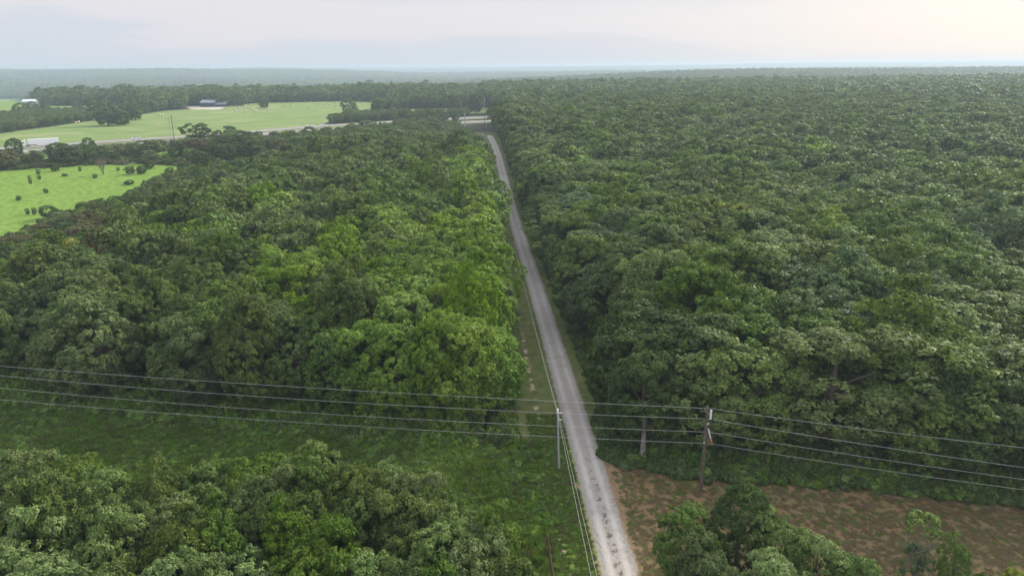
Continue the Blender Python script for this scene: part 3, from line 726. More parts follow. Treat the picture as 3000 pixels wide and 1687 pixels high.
# shrubby land between meadow and highway
P = hexgrid(-420, 0, 280, 560, 6.6, 0.42, rngT)
b = sdist(BANDP, P[:, 0], P[:, 1]) > 0
for Pq in GAPS: b &= sdist(Pq, P[:, 0], P[:, 1]) < -1
b &= sdist(MEADOW, P[:, 0], P[:, 1]) < -1
b &= np.minimum(ldist(HW_FAR, P[:, 0], P[:, 1]), ldist(HW_NEAR, P[:, 0], P[:, 1])) > 13
b &= (P[:, 0] - roadx(P[:, 1]) < -8)
b &= rngT.random(len(P)) < 0.20 + 0.55 * (vnoise(P[:, 0], P[:, 1], 18, 3) > 0.46)
P = P[b]
dh_ = np.minimum(ldist(HW_NEAR, P[:, 0], P[:, 1]), 200)
hh = 1.8 + 7.5 * rngT.random(len(P)) ** 1.4; hh = np.where(dh_ < 45, np.minimum(hh, 1.2 + dh_ * 0.09), hh); kk = rngT.choice(['dark', 'olive', 'green', 'teal', 'dark', 'brown'], len(P))
for i in range(len(P)): trees.append((P[i, 0], P[i, 1], hh[i], hh[i] * rngT.uniform(0.42, 0.62), kk[i]))
trees.sort(key=lambda t: math.hypot(t[0], t[1]))

# ------------------------------------------------------------------ single trees, each an object of its own
WORD = ['first', 'second', 'third', 'fourth', 'fifth', 'sixth', 'seventh', 'eighth', 'ninth', 'tenth', 'eleventh', 'twelfth', 'thirteenth', 'fourteenth', 'fifteenth',
        'sixteenth', 'seventeenth', 'eighteenth', 'nineteenth', 'twentieth', 'twenty-first', 'twenty-second', 'twenty-third', 'twenty-fourth', 'twenty-fifth',
        'twenty-sixth', 'twenty-seventh', 'twenty-eighth', 'twenty-ninth', 'thirtieth']
LOOK = {'olive': 'dull olive', 'dark': 'dark green', 'green': 'mid green', 'bright': 'bright green', 'yellow': 'yellowish', 'teal': 'bluish green', 'brown': 'brownish', 'fresh': 'fresh green'}
def is_edge(x, y):
    u = x - float(roadx(y)); dl = y - float(row_top_l(x)); dr = y - float(row_top_r(x))
    if u < 0: return u > -13 or 0 < dl < 10 or y < row_bot_l(x) + .5 and (row_bot_l(x) - y < 5)
    return u < 10 or dr < 9
def one_tree(name, label, x, y, Ht, R, kind, group=None, shape=None, crowns=near_crowns, rz=None, cat='tree', sink=0.0):
    i = (random.choice((5, 6)) if (is_edge(x, y) or cat == 'shrub' or y > 280) else random.randrange(5)) if shape is None else shape
    root = thing(name, label, cat, (x, y, H0(x, y) - sink), random.uniform(0, 6.28) if rz is None else rz, group)
    a_ = random.uniform(.86, 1.14); root.scale = (R / NEAR_R * a_, R / NEAR_R / a_, Ht / NEAR_H)
    obj('trunk', trunks[i], root); obj('crown', crowns[kind][i], root)
    return root
hand = []
# the clump of tall trees at the lower right of the mown strip
for px_, py_, h_, R_, k_, lb_ in [
        (2020, 1520, 9.5, 2.7, 'fresh', 'full green tree nearest the gravel road in the lower right clump'),
        (2180, 1440, 11.0, 2.6, 'teal', 'tallest dark green tree of the lower right clump'),
        (2300, 1545, 9.5, 2.3, 'fresh', 'green tree behind the pale silvery one in the lower right clump'),
        (2090, 1640, 9.0, 2.6, 'dark', 'dark full tree low in the lower right clump near the road'),
        (2260, 1640, 9.5, 2.6, 'fresh', 'green tree in the front middle of the lower right clump'),
        (2400, 1585, 8.6, 2.3, 'fresh', 'light green tree right of centre in the lower right clump'),
        (2510, 1660, 8.0, 2.2, 'fresh', 'rightmost light green tree of the lower right clump'),
        (2400, 1720, 8.0, 2.6, 'fresh', 'green tree at the bottom edge of the lower right clump')]:
    x_, y_ = at(px_, py_, h_ * 0.9); hand.append(('broadleaf_tree', lb_, x_, y_, h_, R_, k_, 'trees in the lower right clump'))
for px_, py_, h_, R_, k_, lb_ in [
        (2810, 1610, 7.0, 1.25, 'fresh', 'slender leaning green tree on the brown mown strip'),
        (2790, 1690, 3.4, 1.3, 'green', 'low green bushy tree at the foot of the slender leaning tree'),
        (2880, 1690, 3.0, 0.9, 'green', 'small green sapling right of the slender leaning tree'),
        (2985, 1680, 3.4, 1.1, 'yellow', 'yellow green sapling in the bottom right corner')]:
    x_, y_ = at(px_, py_, h_ * 0.85); hand.append(('small_tree', lb_, x_, y_, h_, R_, k_, None))
# lone and field trees beyond (pixel of the foot)
for px_, py_, h_, R_, k_, lb_ in [
        (318, 368, 18, 8.6, 'dark', 'large dark tree clump standing in the hay field'), (356, 367, 11, 6.5, 'dark', 'lower right half of the large dark field clump'),
        (398, 352, 15, 7.0, 'dark', 'second dark round tree right of the large field clump'), (378, 352, 12, 5.0, 'dark', 'dark tree joining the two field clumps'),
        (774, 318, 9.5, 5.6, 'dark', 'lone small round tree in the hay field right of the barn'), (702, 311, 14, 7.5, 'dark', 'dark spreading tree at the field edge right of the barn'),
        (594, 432, 12.5, 6.6, 'teal', 'round tree in front of the highway left of centre'), (675, 414, 8.5, 3.6, 'dark', 'dark tree in front of the highway right of the round one'),
        (640, 413, 6.0, 2.4, 'dark', 'small narrow tree in front of the highway'), (712, 455, 12, 6.8, 'olive', 'broad olive tree in the scrub before the highway'),
        (190, 478, 9.5, 5.6, 'dark', 'broad dark tree left at the top of the meadow'), (50, 462, 9.5, 3.6, 'dark', 'dark tree in front of the truck cab'),
        (265, 440, 6.5, 2.6, 'dark', 'small dark conical tree before the highway'), (830, 455, 8.0, 3.4, 'olive', 'neat rounded tree in the small green clearing'),
        (898, 425, 6.5, 2.8, 'dark', 'dark pointed tree beside the small green clearing'), (1105, 336, 13, 5.2, 'dark', 'grey green tree at the right end of the hay field'),
        (1332, 332, 16, 6.4, 'dark', 'dark oval tree before the sliver of field'), (1394, 334, 17.5, 6.6, 'dark', 'tall dark tree beside the highway straight ahead'),
        (460, 323, 14, 6.5, 'dark', 'dark tree left of the red shed'), (510, 316, 12, 8.0, 'green', 'bushy tree behind the red shed'),
        (60, 336, 11, 6, 'dark', 'leftmost dark tree below the white house'), (100, 327, 10, 5, 'dark', 'dark round tree before the white house'), (133, 327, 10, 4.5, 'dark', 'dark tree right of the white house'),
        (226, 322, 8.5, 4.0, 'dark', 'small dark tree in the far green strip')]:
    x_, y_ = at(px_, py_); hand.append(('broadleaf_tree', lb_, x_, y_, h_, R_, k_, None))
for h_ in hand:
    nm_, lb_, x_, y_, Ht_, R_, k_, g_ = h_
    one_tree(nm_, lb_, x_, y_, Ht_, R_, k_, g_, crowns=near_crowns if y_ < 120 else mid_crowns)
hp = np.array([(h[2], h[3], h[5]) for h in hand])
def clash(t): return bool((np.hypot(hp[:, 0] - t[0], hp[:, 1] - t[1]) < (hp[:, 2] * 0.7 + t[3] * 0.3)).any())
trees = [t for t in trees if not clash(t)]
NIND = 300 - len(hand)
# the largest in the picture: radius over distance, only those inside the frame
def inframe(t):
    px, py = proj(t[0], t[1], H0(t[0], t[1]) + t[2] * 0.8)
    return -60 < px[0] < 3060 and py[0] < 1760
vis = [t for t in trees if inframe(t)]
vis.sort(key=lambda t: -(t[3] / math.hypot(t[0], t[1], 38)))
indiv = vis[:NIND]; ids = set(id(t) for t in indiv)
rest = [t for t in trees if id(t) not in ids]
def wood_of(t):
    x, y = t[0], t[1]; u = x - float(roadx(y))
    if u < 0: return ('near', (float(row_bot_l(x)) - y)) if y < row_bot_l(x) + 0.5 else ('left', y - float(row_top_l(x)))
    return 'right', y - float(row_top_r(x))
PLACE = {'near': 'of the bottom left wood, {} from the road', 'left': 'of the wood left of the road, {} from it', 'right': 'of the wood right of the road, {} from it'}
GRP = {'near': 'trees of the near wood at the bottom left', 'left': 'trees of the wood left of the gravel road', 'right': 'trees of the wood right of the gravel road'}
rows = {}
for t in indiv:
    w_, d_ = wood_of(t); rows.setdefault((w_, max(0, int(d_ // 6.0))), []).append(t)
for (w_, r_), L_ in rows.items():
    L_.sort(key=lambda t: abs(t[0] - float(roadx(t[1]))))
    for k_, t in enumerate(L_):
        lab = '%s tree, %s row %s' % (LOOK[t[4]], WORD[min(r_, 29)], PLACE[w_].format(WORD[min(k_, 29)]))
        one_tree('broadleaf_tree', lab, t[0], t[1], t[2], t[3], t[4], GRP[w_])

# ------------------------------------------------------------------ the uncountable rest, as scattered instances
def scatter(name, label, pts, stock, kind='stuff'):
    """pts: rows x, y, z, rotz, sx, sy, sz, index"""
    coll = bpy.data.collections.new(name + '_stock')
    for i, me in enumerate(stock):
        coll.objects.link(bpy.data.objects.new('%s_kind_%03d' % (name, i), me))
    pts = np.asarray(pts, float)
    me = bpy.data.meshes.new(name)
    me.vertices.add(len(pts)); me.vertices.foreach_set('co', pts[:, :3].astype(np.float32).ravel())
    for nm_, ty, arr in (('rot', 'FLOAT_VECTOR', np.c_[np.zeros(len(pts)), np.zeros(len(pts)), pts[:, 3]]), ('scl', 'FLOAT_VECTOR', pts[:, 4:7])):
        a = me.attributes.new(nm_, ty, 'POINT'); a.data.foreach_set('vector', arr.astype(np.float32).ravel())
    a = me.attributes.new('pick', 'INT', 'POINT'); a.data.foreach_set('value', pts[:, 7].astype(np.int32))
    o = obj(name, me)
    ng = bpy.data.node_groups.new(name, 'GeometryNodeTree')
    ng.interface.new_socket('Geometry', in_out='INPUT', socket_type='NodeSocketGeometry')
    ng.interface.new_socket('Geometry', in_out='OUTPUT', socket_type='NodeSocketGeometry')
    N, L = ng.nodes, ng.links
    gi, go = N.new('NodeGroupInput'), N.new('NodeGroupOutput')
    ci = N.new('GeometryNodeCollectionInfo'); ci.inputs['Collection'].default_value = coll
    ci.inputs['Separate Children'].default_value = True; ci.inputs['Reset Children'].default_value = True
    ip = N.new('GeometryNodeInstanceOnPoints'); ip.inputs['Pick Instance'].default_value = True
    def na(nm_, ty):
        n = N.new('GeometryNodeInputNamedAttribute'); n.data_type = ty; n.inputs['Name'].default_value = nm_; return n.outputs['Attribute']
    L.new(gi.outputs[0], ip.inputs['Points']); L.new(ci.outputs[0], ip.inputs['Instance'])
    L.new(na('pick', 'INT'), ip.inputs['Instance Index'])
    er = N.new('FunctionNodeEulerToRotation'); L.new(na('rot', 'FLOAT_VECTOR'), er.inputs[0]); L.new(er.outputs[0], ip.inputs['Rotation'])
    L.new(na('scl', 'FLOAT_VECTOR'), ip.inputs['Scale'])
    L.new(ip.outputs[0], go.inputs[0])
    md = o.modifiers.new('scatter', 'NODES'); md.node_group = ng
    return tag(o, label, name.replace('_', ' '), None, kind)
stock = []
for k_ in KINDS: stock += near_crowns[k_]
for k_ in KINDS: stock += mid_crowns[k_]
for k_ in KINDS: stock += low_crowns[k_]
nk = len(KINDS) * NSH
def edge_far(t):
    return bool(250 < t[1] < 1000 and t[0] < 0 and (t[2] < 8.6 or (max(float(sdist(P_, t[0], t[1])) for P_ in ALLF) > -16) or float(sdist(MEADOW, t[0], t[1])) > -14))
pts = []
for t in rest:
    d_ = math.hypot(t[0], t[1]); lod = 0 if d_ < 150 else (1 if d_ < 620 else 2)
    pts.append((t[0], t[1], H0(t[0], t[1]), random.uniform(0, 6.28), t[3] / NEAR_R, t[3] / NEAR_R, t[2] / NEAR_H, lod * nk + KINDS.index(t[4]) * NSH + (random.choice((5, 6)) if (is_edge(t[0], t[1]) and d_ < 500) or edge_far(t) else random.randrange(5))))
scatter('forest', 'broadleaf forest stretching away beyond the nearest trees', pts, stock)
# far woodland: patches of many crowns
def patch_mesh(seed, kinds, half=34, n=24):
    rg = np.random.default_rng(seed); Vs, Ts = [], []
    for c in range(n):
        cx, cy = rg.uniform(-half, half, 2); R_ = rg.uniform(4.5, 9.5); h_ = rg.uniform(8, 20)
        m = 26; d = unit(rg.normal(size=(m, 3))); d[:, 2] = np.abs(d[:, 2])
        Pp = d * [R_, R_, h_ * .45] + [cx, cy, h_ * .55]
        Vv, _, tt = leaves(Pp, d + rg.normal(size=d.shape) * .35, 2.6, rg, np.clip(rg.uniform(.1, .8) + rg.normal(size=m) * .2, 0, 1), 0.75)
        Vs.append(Vv); Ts.append(tt)
    Vs = np.vstack(Vs); return mesh_from('woodland', Vs, np.arange(len(Vs)), 4, LEAF[kinds], {'tint': ('FACE', np.concatenate(Ts))})
pstock = [patch_mesh(i, k_) for i, k_ in enumerate(['dark', 'olive', 'dark', 'teal', 'olive', 'green'])]
P = []
for y0, y1, s_ in ((2560, 5000, 48), (5000, 12800, 66)):
    Q = hexgrid(-11000, 11000, y0, y1, s_, 0.3, rngT); Q = Q[in_view(Q, 60, 0.80)]; P.append(np.c_[Q, np.full(len(Q), s_ / 48)])
P = np.vstack(P); z_ = hz(P[:, 0], P[:, 1])
pk = rngT.choice(6, len(P), p=[.26, .24, .2, .12, .12, .06])
vn_ = vnoise(P[:, 0], P[:, 1], 160, 2.0) + rngT.normal(size=len(P)) * .12
pk = np.where(vn_ > .66, rngT.choice([1, 5, 4], len(P)), np.where(vn_ < .36, rngT.choice([0, 2], len(P)), pk))
scatter('distant_woodland', 'hazy wooded hills along the horizon', np.c_[P[:, 0], P[:, 1], z_ - 1, rngT.uniform(0, 6.28, len(P)), P[:, 2], P[:, 2], rngT.uniform(.6, 1.5, len(P)), pk], pstock)

# ------------------------------------------------------------------ undergrowth, weeds and grass
def bush_geo(seed, n=900, leaf=0.16, R=1.0, Ht=1.0, nb=7):
    rg = np.random.default_rng(seed)
    C = np.c_[rg.uniform(-.55, .55, (nb, 2)) * R, rg.uniform(.2, .6, nb) * Ht]; r_ = rg.uniform(.3, .5, nb) * R
    ci = rg.integers(0, nb, n); d = unit(rg.normal(size=(n, 3))); d[:, 2] = np.where(d[:, 2] < -.3, -d[:, 2], d[:, 2])
    Pp = C[ci] + d * (r_[ci] * rg.uniform(.7, 1.1, n))[:, None] * [1, 1, Ht / R * .9]
    Pp[:, 2] = np.maximum(Pp[:, 2], 0.02)
    return leaves(Pp, d + [0, 0, .3] + rg.normal(size=d.shape) * .5, leaf, rg, np.clip(rg.uniform(.2, .7, nb)[ci] + rg.normal(size=n) * .2, 0, 1))
def tuft_geo(seed, n=70, Ht=0.7, R=0.45):
    """upright blades"""
    rg = np.random.default_rng(seed)
    b = np.c_[rg.normal(size=(n, 2)) * R * .45, np.zeros(n)]; top = b + np.c_[rg.normal(size=(n, 2)) * R * .6, rg.uniform(.4, 1, n) * Ht]
    w_ = unit(np.c_[rg.normal(size=(n, 2)), np.zeros(n)]) * 0.045
    midp = (b * .45 + top * .55) + [0, 0, .06]
    Vv = np.stack([b, midp + w_, top, midp - w_], 1).reshape(-1, 3)
    return Vv, np.arange(n * 4), rg.uniform(0, 1, n)
bg = [bush_geo(i) for i in range(3)]
bushes = [crown_mesh('bush', LEAF[k_], g) for k_ in ('dark', 'green', 'weed', 'brown', 'olive') for g in bg]
tufts = [crown_mesh('tuft', LEAF[k_], tuft_geo(40 + i)) for i, k_ in enumerate(('weed', 'weed', 'green', 'brown'))] + [crown_mesh('tuft', STRAW_LEAF, tuft_geo(50))]
pts = []
def put_bush(x, y, s, h, kinds): 
    pts.append((x, y, H0(x, y) - 0.05, random.uniform(0, 6.28), s, s, h, kinds * 3 + random.randrange(3)))
# edge of the right wood, edge of the left wood, roadside edges
for i in range(2200):
    x = random.uniform(12, 78); e_ = float(row_top_r(x)); q_ = random.uniform(-0.3, 9); put_bush(x, e_ + q_, random.uniform(.6, 1.3), random.uniform(.5, 1.3) + min(q_, 4) * .45, random.choice((0, 0, 2, 0, 1)))
for i in range(3000):
    x = random.uniform(-96, -5); e_ = float(row_top_l(x)); q_ = random.uniform(-0.8, 9); put_bush(x, e_ + q_, random.uniform(.6, 1.3), random.uniform(.5, 1.2) + max(0, min(q_, 4)) * .5, random.choice((0, 2, 2, 4)))
for i in range(900):
    y = 84 + 300 * random.random() ** 1.6; put_bush(float(roadx(y)) - 8.8 - random.uniform(-.8, 2.5) - (1.5 if y < 105 else 0), y, random.uniform(.6, 1.4), random.uniform(.6, 2.4), random.choice((0, 1, 2)))
    y = 84 + 300 * random.random() ** 1.6; put_bush(float(roadx(y)) + 4.6 + random.uniform(-.6, 2.5), y, random.uniform(.5, 1.2), random.uniform(.6, 2.0), random.choice((0, 0, 1)))
for i in range(5200):
    x = random.uniform(-92, 6); y = random.uniform(max(float(row_bot_l(x)) - 1, 40), float(row_top_l(x)) + 1)
    if x - float(roadx(y)) > -6.0 or vnoise(x, y, 4.5, 1.0) < random.uniform(.1, .6): continue
    put_bush(x, y, random.uniform(.3, .8), random.uniform(.25, .8), random.choice((2, 2, 1, 2, 0, 4)))
# thickets along the meadow
for a_, b_ in zip(MEADOW, np.roll(MEADOW, -1, 0)):
    if min(a_[0], b_[0]) < -300: continue
    n_ = int(np.hypot(*(b_ - a_)) * 2.2)
    for i in range(n_):
        p = a_ + (b_ - a_) * random.random(); out_ = random.uniform(-1, 12)
        c0 = MEADOW.mean(0); dr = (p - c0) / np.linalg.norm(p - c0); p = p + dr * out_
        put_bush(p[0], p[1], random.uniform(1.0, 2.6), random.uniform(1.0, 2.6), random.choice((3, 3, 4, 0, 4)))
for pl_ in (poly([(270, 478), (300, 458), (360, 450), (440, 452), (430, 472), (330, 480)]), poly([(30, 492), (40, 474), (130, 476), (150, 488)]), poly([(60, 690), (230, 632), (330, 640), (200, 690), (90, 720)])):
    lo_, hi_ = pl_.min(0), pl_.max(0); n_ = 0
    while n_ < 420:
        x, y = random.uniform(lo_[0], hi_[0]), random.uniform(lo_[1], hi_[1])
        if float(sdist(pl_, x, y)) < 0: n_ += .2; continue
        put_bush(x, y, random.uniform(1.2, 2.4), random.uniform(1.0, 1.9), random.choice((3, 3, 3, 4))); n_ += 1
scatter('undergrowth', 'dark green undergrowth and brush at the feet of the woods', pts, bushes)
pts = []
# lush weeds on the left strip
for i in range(15000):
    x = random.uniform(-92, 6); lo, hi = float(row_bot_l(x)) - 1, float(row_top_l(x)) + 1
    y = random.uniform(max(lo, 40), hi)
    if x - float(roadx(y)) > -6.3: continue
    s = random.uniform(.5, 1.2); wet = vnoise(x, y, 3.5, 1.0)
    pts.append((x, y, H0(x, y), random.uniform(0, 6.28), s, s, s * (0.5 + 1.1 * float(wet) ** 2), random.choice((0, 1, 2, 2, 0, 1, 0, 3)) ))
for i in range(3800):
    y = random.uniform(42, 92); x = float(roadx(y)) - random.uniform(2.2, 7.2); s = random.uniform(.3, .6)
    pts.append((x, y, H0(x, y), random.uniform(0, 6.28), s, s, s * .55, random.choice((0, 1, 2, 3))))
scatter('tall_grass', 'lush tall grass and weeds on the strip beside the gravel road', pts, tufts)
pts = []
for i in range(9000):
    x = random.uniform(13, 70); y = random.uniform(40, float(row_top_r(x)))
    if x - float(roadx(y)) < 2.4: continue
    s = random.uniform(.35, .8); pts.append((x, y, H0(x, y), random.uniform(0, 6.28), s, s, s * .13, 4 if random.random() < .62 + .25 * float(vnoise(x, y, 9, 2)) else random.choice((2, 3, 2))))
scatter('dry_grass', 'short dry grass tufts on the brown mown strip', pts, tufts)

# meadow shrubs: things one can count
sh = [(163, 502, 3.6, 3.0, 'dark', 'roundest dark shrub in the meadow'), (383, 510, 3.4, 2.8, 'dark', 'dark shrub left of the paired shrubs by the meadow edge'), (415, 510, 3.6, 3.0, 'dark', 'dark shrub, right one of the pair in the meadow'),
      (437, 495, 3.6, 3.4, 'dark', 'dark shrub at the top edge of the meadow'), (497, 515, 3.6, 2.8, 'dark', 'dark shrub near the right corner of the meadow'), (534, 503, 4.2, 3.0, 'dark', 'pointed shrub in the right corner of the meadow'),
      (378, 540, 1.6, 3.0, 'dark', 'low spreading shrub below the paired shrubs'), (113, 512, 2.4, 1.4, 'dark', 'small bush left of the roundest shrub'), (116, 526, 1.8, 1.2, 'dark', 'tiny bush below the small one left of the roundest shrub'),
      (90, 540, 3.6, 1.0, 'olive', 'thin pale sapling in the left of the meadow'), (136, 567, 2.0, 1.2, 'dark', 'small dark bush alone in the middle of the meadow'), (55, 588, 1.8, 1.4, 'dark', 'small dark bush low in the left of the meadow'),
      (83, 628, 2.2, 1.1, 'dark', 'small bush, left of the pair low in the meadow'), (102, 630, 2.6, 1.1, 'dark', 'small bush, right of the pair low in the meadow'), (279, 522, 1.8, 1.6, 'dark', 'low bush right of the dead bare tree foot'),
      (235, 502, 2.2, 1.0, 'olive', 'little pale bush left of the dead bare tree'), (190, 517, 1.2, 1.8, 'dark', 'flat low bush below the roundest shrub'), (347, 500, 1.5, 1.2, 'dark', 'tiny bush between dead tree and paired shrubs'),
      (150, 640, 4.5, 4.0, 'dark', 'bushy dark tree on the lower meadow edge'), (250, 632, 4.5, 4.2, 'green', 'leafy green bush on the lower meadow edge')]
sh = [(a, b, h * .95, R * .62, k, l) for a, b, h, R, k, l in sh]
for px_, py_, h_, R_, k_, lb_ in sh:
    x_, y_ = at(px_, py_); one_tree('shrub', lb_, x_, y_, h_, R_, k_, 'shrubs in the meadow' if py_ < 631 else None, crowns=mid_crowns, cat='shrub')

def branchy(seed, Ht, r0, n=9, spread=0.5, levels=2):
    rg = random.Random(seed); mb = MB()
    def grow(p, d, L, r, lv):
        q = p + d * L * .5 + Vector((rg.uniform(-1, 1), rg.uniform(-1, 1), 0)) * L * .05; e_ = p + d * L
        mb.tube([p, q, e_], [r, r * .75, r * .35], 5)
        if lv:
            for k in range(4):
                a = rg.uniform(0, 6.28); dd = (d + Vector((math.cos(a), math.sin(a), rg.uniform(-.1, .6))) * spread * 1.3).normalized()
                grow(p.lerp(e_, rg.uniform(.35, .95)), dd, L * rg.uniform(.4, .65), r * .45, lv - 1)
    for k in range(n):
        a = k * 2.4; grow(Vector((0, 0, -.2)), Vector((math.cos(a) * spread * rg.uniform(.2, 1), math.sin(a) * spread * rg.uniform(.2, 1), 1)).normalized(), Ht * rg.uniform(.6, 1), r0, levels)
    return mb
x_, y_ = at(303, 512)
t_ = thing('dead_tree', 'bare grey dead tree standing in the meadow', 'tree', (x_, y_, H0(x_, y_)))
branchy(3, 7.5, 0.13, 8, .5, 2).build('branches', BARK_GREY, t_)
for px_, py_, h_, lb_ in ((2893, 1035, 14.5, 'grey leafless crown among the green trees near the right edge'), (1408, 418, 9, 'greyish bare tree on the left just before the end of the gravel road')):
    x_, y_ = at(px_, py_, h_ * .9)
    t_ = thing('dead_tree', lb_, 'tree', (x_, y_, H0(x_, y_))); branchy(int(px_), h_, 0.16, 9, .42, 2).build('branches', BARK_GREY, t_)
x_, y_ = at(2690, 1620, 3)
t_ = thing('bare_tree', 'half dead crooked tree with bare grey twigs on the mown strip', 'tree', (x_, y_, H0(x_, y_)))
branchy(8, 6.0, 0.10, 3, .35, 2).build('branches', BARK_GREY, t_)
cg = crown_geo(77, R=1.3, Ht=7.6, base=.72, nclump=9, nleaf=1700, leaf=.13, clump=.6, nsprig=7, sprig=.3)
obj('crown', crown_mesh('crown', LEAF['green'], cg), t_)
cg = crown_geo(78, R=1.2, Ht=3.6, base=.1, nclump=9, nleaf=1700, leaf=.13, clump=.6, nsprig=7, sprig=.3)
obj('lower_foliage', crown_mesh('lower_foliage', LEAF['dark'], cg), t_)

# pale trunk showing under the front oak of the right wood
x_, y_ = at(1880, 1352)
t_ = one_tree('broadleaf_tree', 'large dark tree with a pale bare trunk at the front corner of the right wood', x_ + .4, y_ + 3.2, 15.5, 4.4, 'dark')
t_['group'] = GRP['right']
t_.rotation_euler = (0, 0, 0); MB().tube([(-.4, -3.6, -.1), (-.3, -3.2, 2.2), (.1, -1, 6.0)], [.36, .30, .26], 9).build('lower_trunk', BARK_GREY, t_)

# fallen and standing dead wood
a_, b_ = at(1348, 1375), at(1392, 1335)
t_ = MB().tube([(a_[0], a_[1], H0(*a_) + .3), ((a_[0] + b_[0]) / 2, (a_[1] + b_[1]) / 2, .55), (b_[0], b_[1], H0(*b_) + .5)], [.13, .11, .05], 6).build('fallen_log', BARK_GREY)
tag(t_, 'pale fallen branch lying on the grass strip before the left wood', 'log')
bx, by = at(1622, 1700)
tx, tz = atY(1605, 1568, by - .2)
t_ = MB().tube([(bx, by, -.1), ((bx * .5 + tx * .5) - .08, by, tz * .5), (tx, by - .2, tz)], [.16, .15, .07], 7).build('dead_snag', simple_mat('snag', (.15, .10, .08), .9, .1, .3, 4))
tag(t_, 'leaning dead snag in the weeds at the bottom left of the gravel road', 'dead tree')

# ------------------------------------------------------------------ poles and wires
def sagline(A, B, sag, n=24):
    A, B = Vector(A), Vector(B)
    return [A.lerp(B, i / n) - Vector((0, 0, sag * 4 * (i / n) * (1 - i / n))) for i in range(n + 1)]
wx, wy = at(2053, 1440)
tx, tz = atY(2073, 1190, wy)
pole = thing('utility_pole', 'tall brown wooden power pole on the mown strip', 'pole', (wx, wy, H0(wx, wy)))
lx, lz = tx - wx, tz - H0(wx, wy)
MB().tube([(0, 0, -.3), (lx * .5, 0, lz * .5), (lx, 0, lz)], [.20, .17, .135], 12).build('post', WOODPOLE, pole)
def insul(name, P0, P1, r, mat, rings=8):
    mb = MB(); P0, P1 = Vector(P0), Vector(P1); mb.tube([P0, P1], r * .45, 6)
    for k in range(rings):
        c = P0.lerp(P1, (k + .5) / rings); d = (P1 - P0).normalized() * (P1 - P0).length / rings * .28
        mb.tube([c - d, c + d], r, 10)
    return mb.build(name, mat, pole)
def pw(px, py):
    X, Z = atY(px, py, wy); return (X - wx, 0, Z - H0(wx, wy))
a_, b_ = pw(2079, 1200), pw(2077, 1226)
insul('insulator', (a_[0] + .16, -.1, a_[2]), (b_[0] + .1, -.15, b_[2]), .13, LGREY, 9)
a_, b_, c_ = pw(2072, 1255), pw(2078, 1278), pw(2081, 1299)
MB().tube([(a_[0] + .1, -.05, a_[2]), (b_[0] + .05, -.25, b_[2])], .07, 6).build('bracket', LGREY, pole)
insul('insulator', (b_[0] + .05, -.25, b_[2]), (c_[0] + .05, -.35, c_[2]), .16, CERAM, 4)
MB().box(-.02 + lx * .8, .30 + lx * .8, -.16, .02, lz * .80, lz * .80 + .12).box(-.22 + lx * .6, .0 + lx * .6, -.2, -.1, lz * .58, lz * .58 + .3).build('bracket', GREYPOLE, pole)
for f_ in (.35, .5, .65): MB().tube([(lx * f_ - .21, -.12, lz * f_), (lx * f_ + .21, -.12, lz * f_)], .03, 6).build('bolt', STEEL, pole)
# four conductors; each runs past the pole in both directions
WR = [((0, 1072), (1000, 1141), (2078, 1196), (3000, 1311)), ((0, 1100), (1000, 1177), (2079, 1227), (3000, 1369)),
      ((0, 1136), (1000, 1215), (2076, 1265), (3000, 1404)), ((0, 1170), (1000, 1245), (2080, 1299), (3000, 1434))]
WL = ['topmost of the four power lines crossing the gravel road', 'second highest of the four power lines crossing the road', 'third of the four power lines counted from the top', 'lowest of the four power lines crossing the gravel road']
def Yof(x): return np.interp(x, [-300, wx, 300], [wy + (wx + 300) * .17, wy, wy - (300 - wx) * .2])
def solve(px, py):
    Y = wy
    for _ in range(30):
        X, Z = atY(px, py, Y); Y = float(Yof(X))
    return X, Y, Z
for pts_, lb_ in zip(WR, WL):
    q = [solve(*p) for p in pts_]
    # parabola through the left three points, then on to the right
    def fitp(p3, xs):
        X = np.array([p[0] for p in p3]); Z = np.array([p[2] for p in p3]); c = np.polyfit(X, Z, len(p3) - 1); return np.polyval(c, xs)
    xl = np.linspace(-125, q[2][0], 60); zl = fitp(q[:3], xl)
    xr = np.linspace(q[2][0], 100, 40); s_ = (q[3][2] - q[2][2]) / (q[3][0] - q[2][0])
    zr = q[2][2] + (xr - q[2][0]) * s_ + 0.0006 * (xr - q[2][0]) * (xr - q[3][0])
    L_ = [(x, float(Yof(x)), z) for x, z in zip(xl, zl)] + [(x, float(Yof(x)), z) for x, z in zip(xr[1:], zr[1:])]
    t_ = MB().tube(L_, 0.0185, 5).build('power_line', WIRE); tag(t_, lb_, 'power line', 'power lines crossing the gravel road')
# grey pole and its pair of wires along the road
gx, gy = at(1638, 1373)
tx, tz = atY(1634, 1196, gy)
gp = thing('utility_pole', 'slim light grey pole beside the gravel road', 'pole', (gx, gy, H0(gx, gy)))
MB().tube([(0, 0, -.3), (tx - gx, 0, tz - H0(gx, gy) - .5)], [.14, .10], 12).build('post', GREYPOLE, gp)
MB().tube([(tx - gx, 0, tz - .55 - H0(gx, gy)), (tx - gx, 0, tz - .15), (tx - gx, 0, tz)], [.13, .12, .04], 10).build('cap', WHITE, gp)
for f_ in (.93, .82): MB().tube([(-.28, 0, (tz - H0(gx, gy)) * f_), (.28, 0, (tz - H0(gx, gy)) * f_)], .05, 8).build('insulator', LGREY, gp)
MB().tube([(.12, -.05, 0), (.12, -.05, 2.4)], .035, 6).build('conduit', STEEL, gp)
p2x, p2y = at(1506, 772)
t2x, t2z = atY(1504, 702, p2y)
p3 = thing('utility_pole', 'dark thin pole at the road edge halfway along the gravel road', 'pole', (p2x, p2y, H0(p2x, p2y)))
MB().tube([(0, 0, -.3), (t2x - p2x, 0, t2z - H0(p2x, p2y))], [.15, .11], 8).build('post', WOODPOLE, p3)
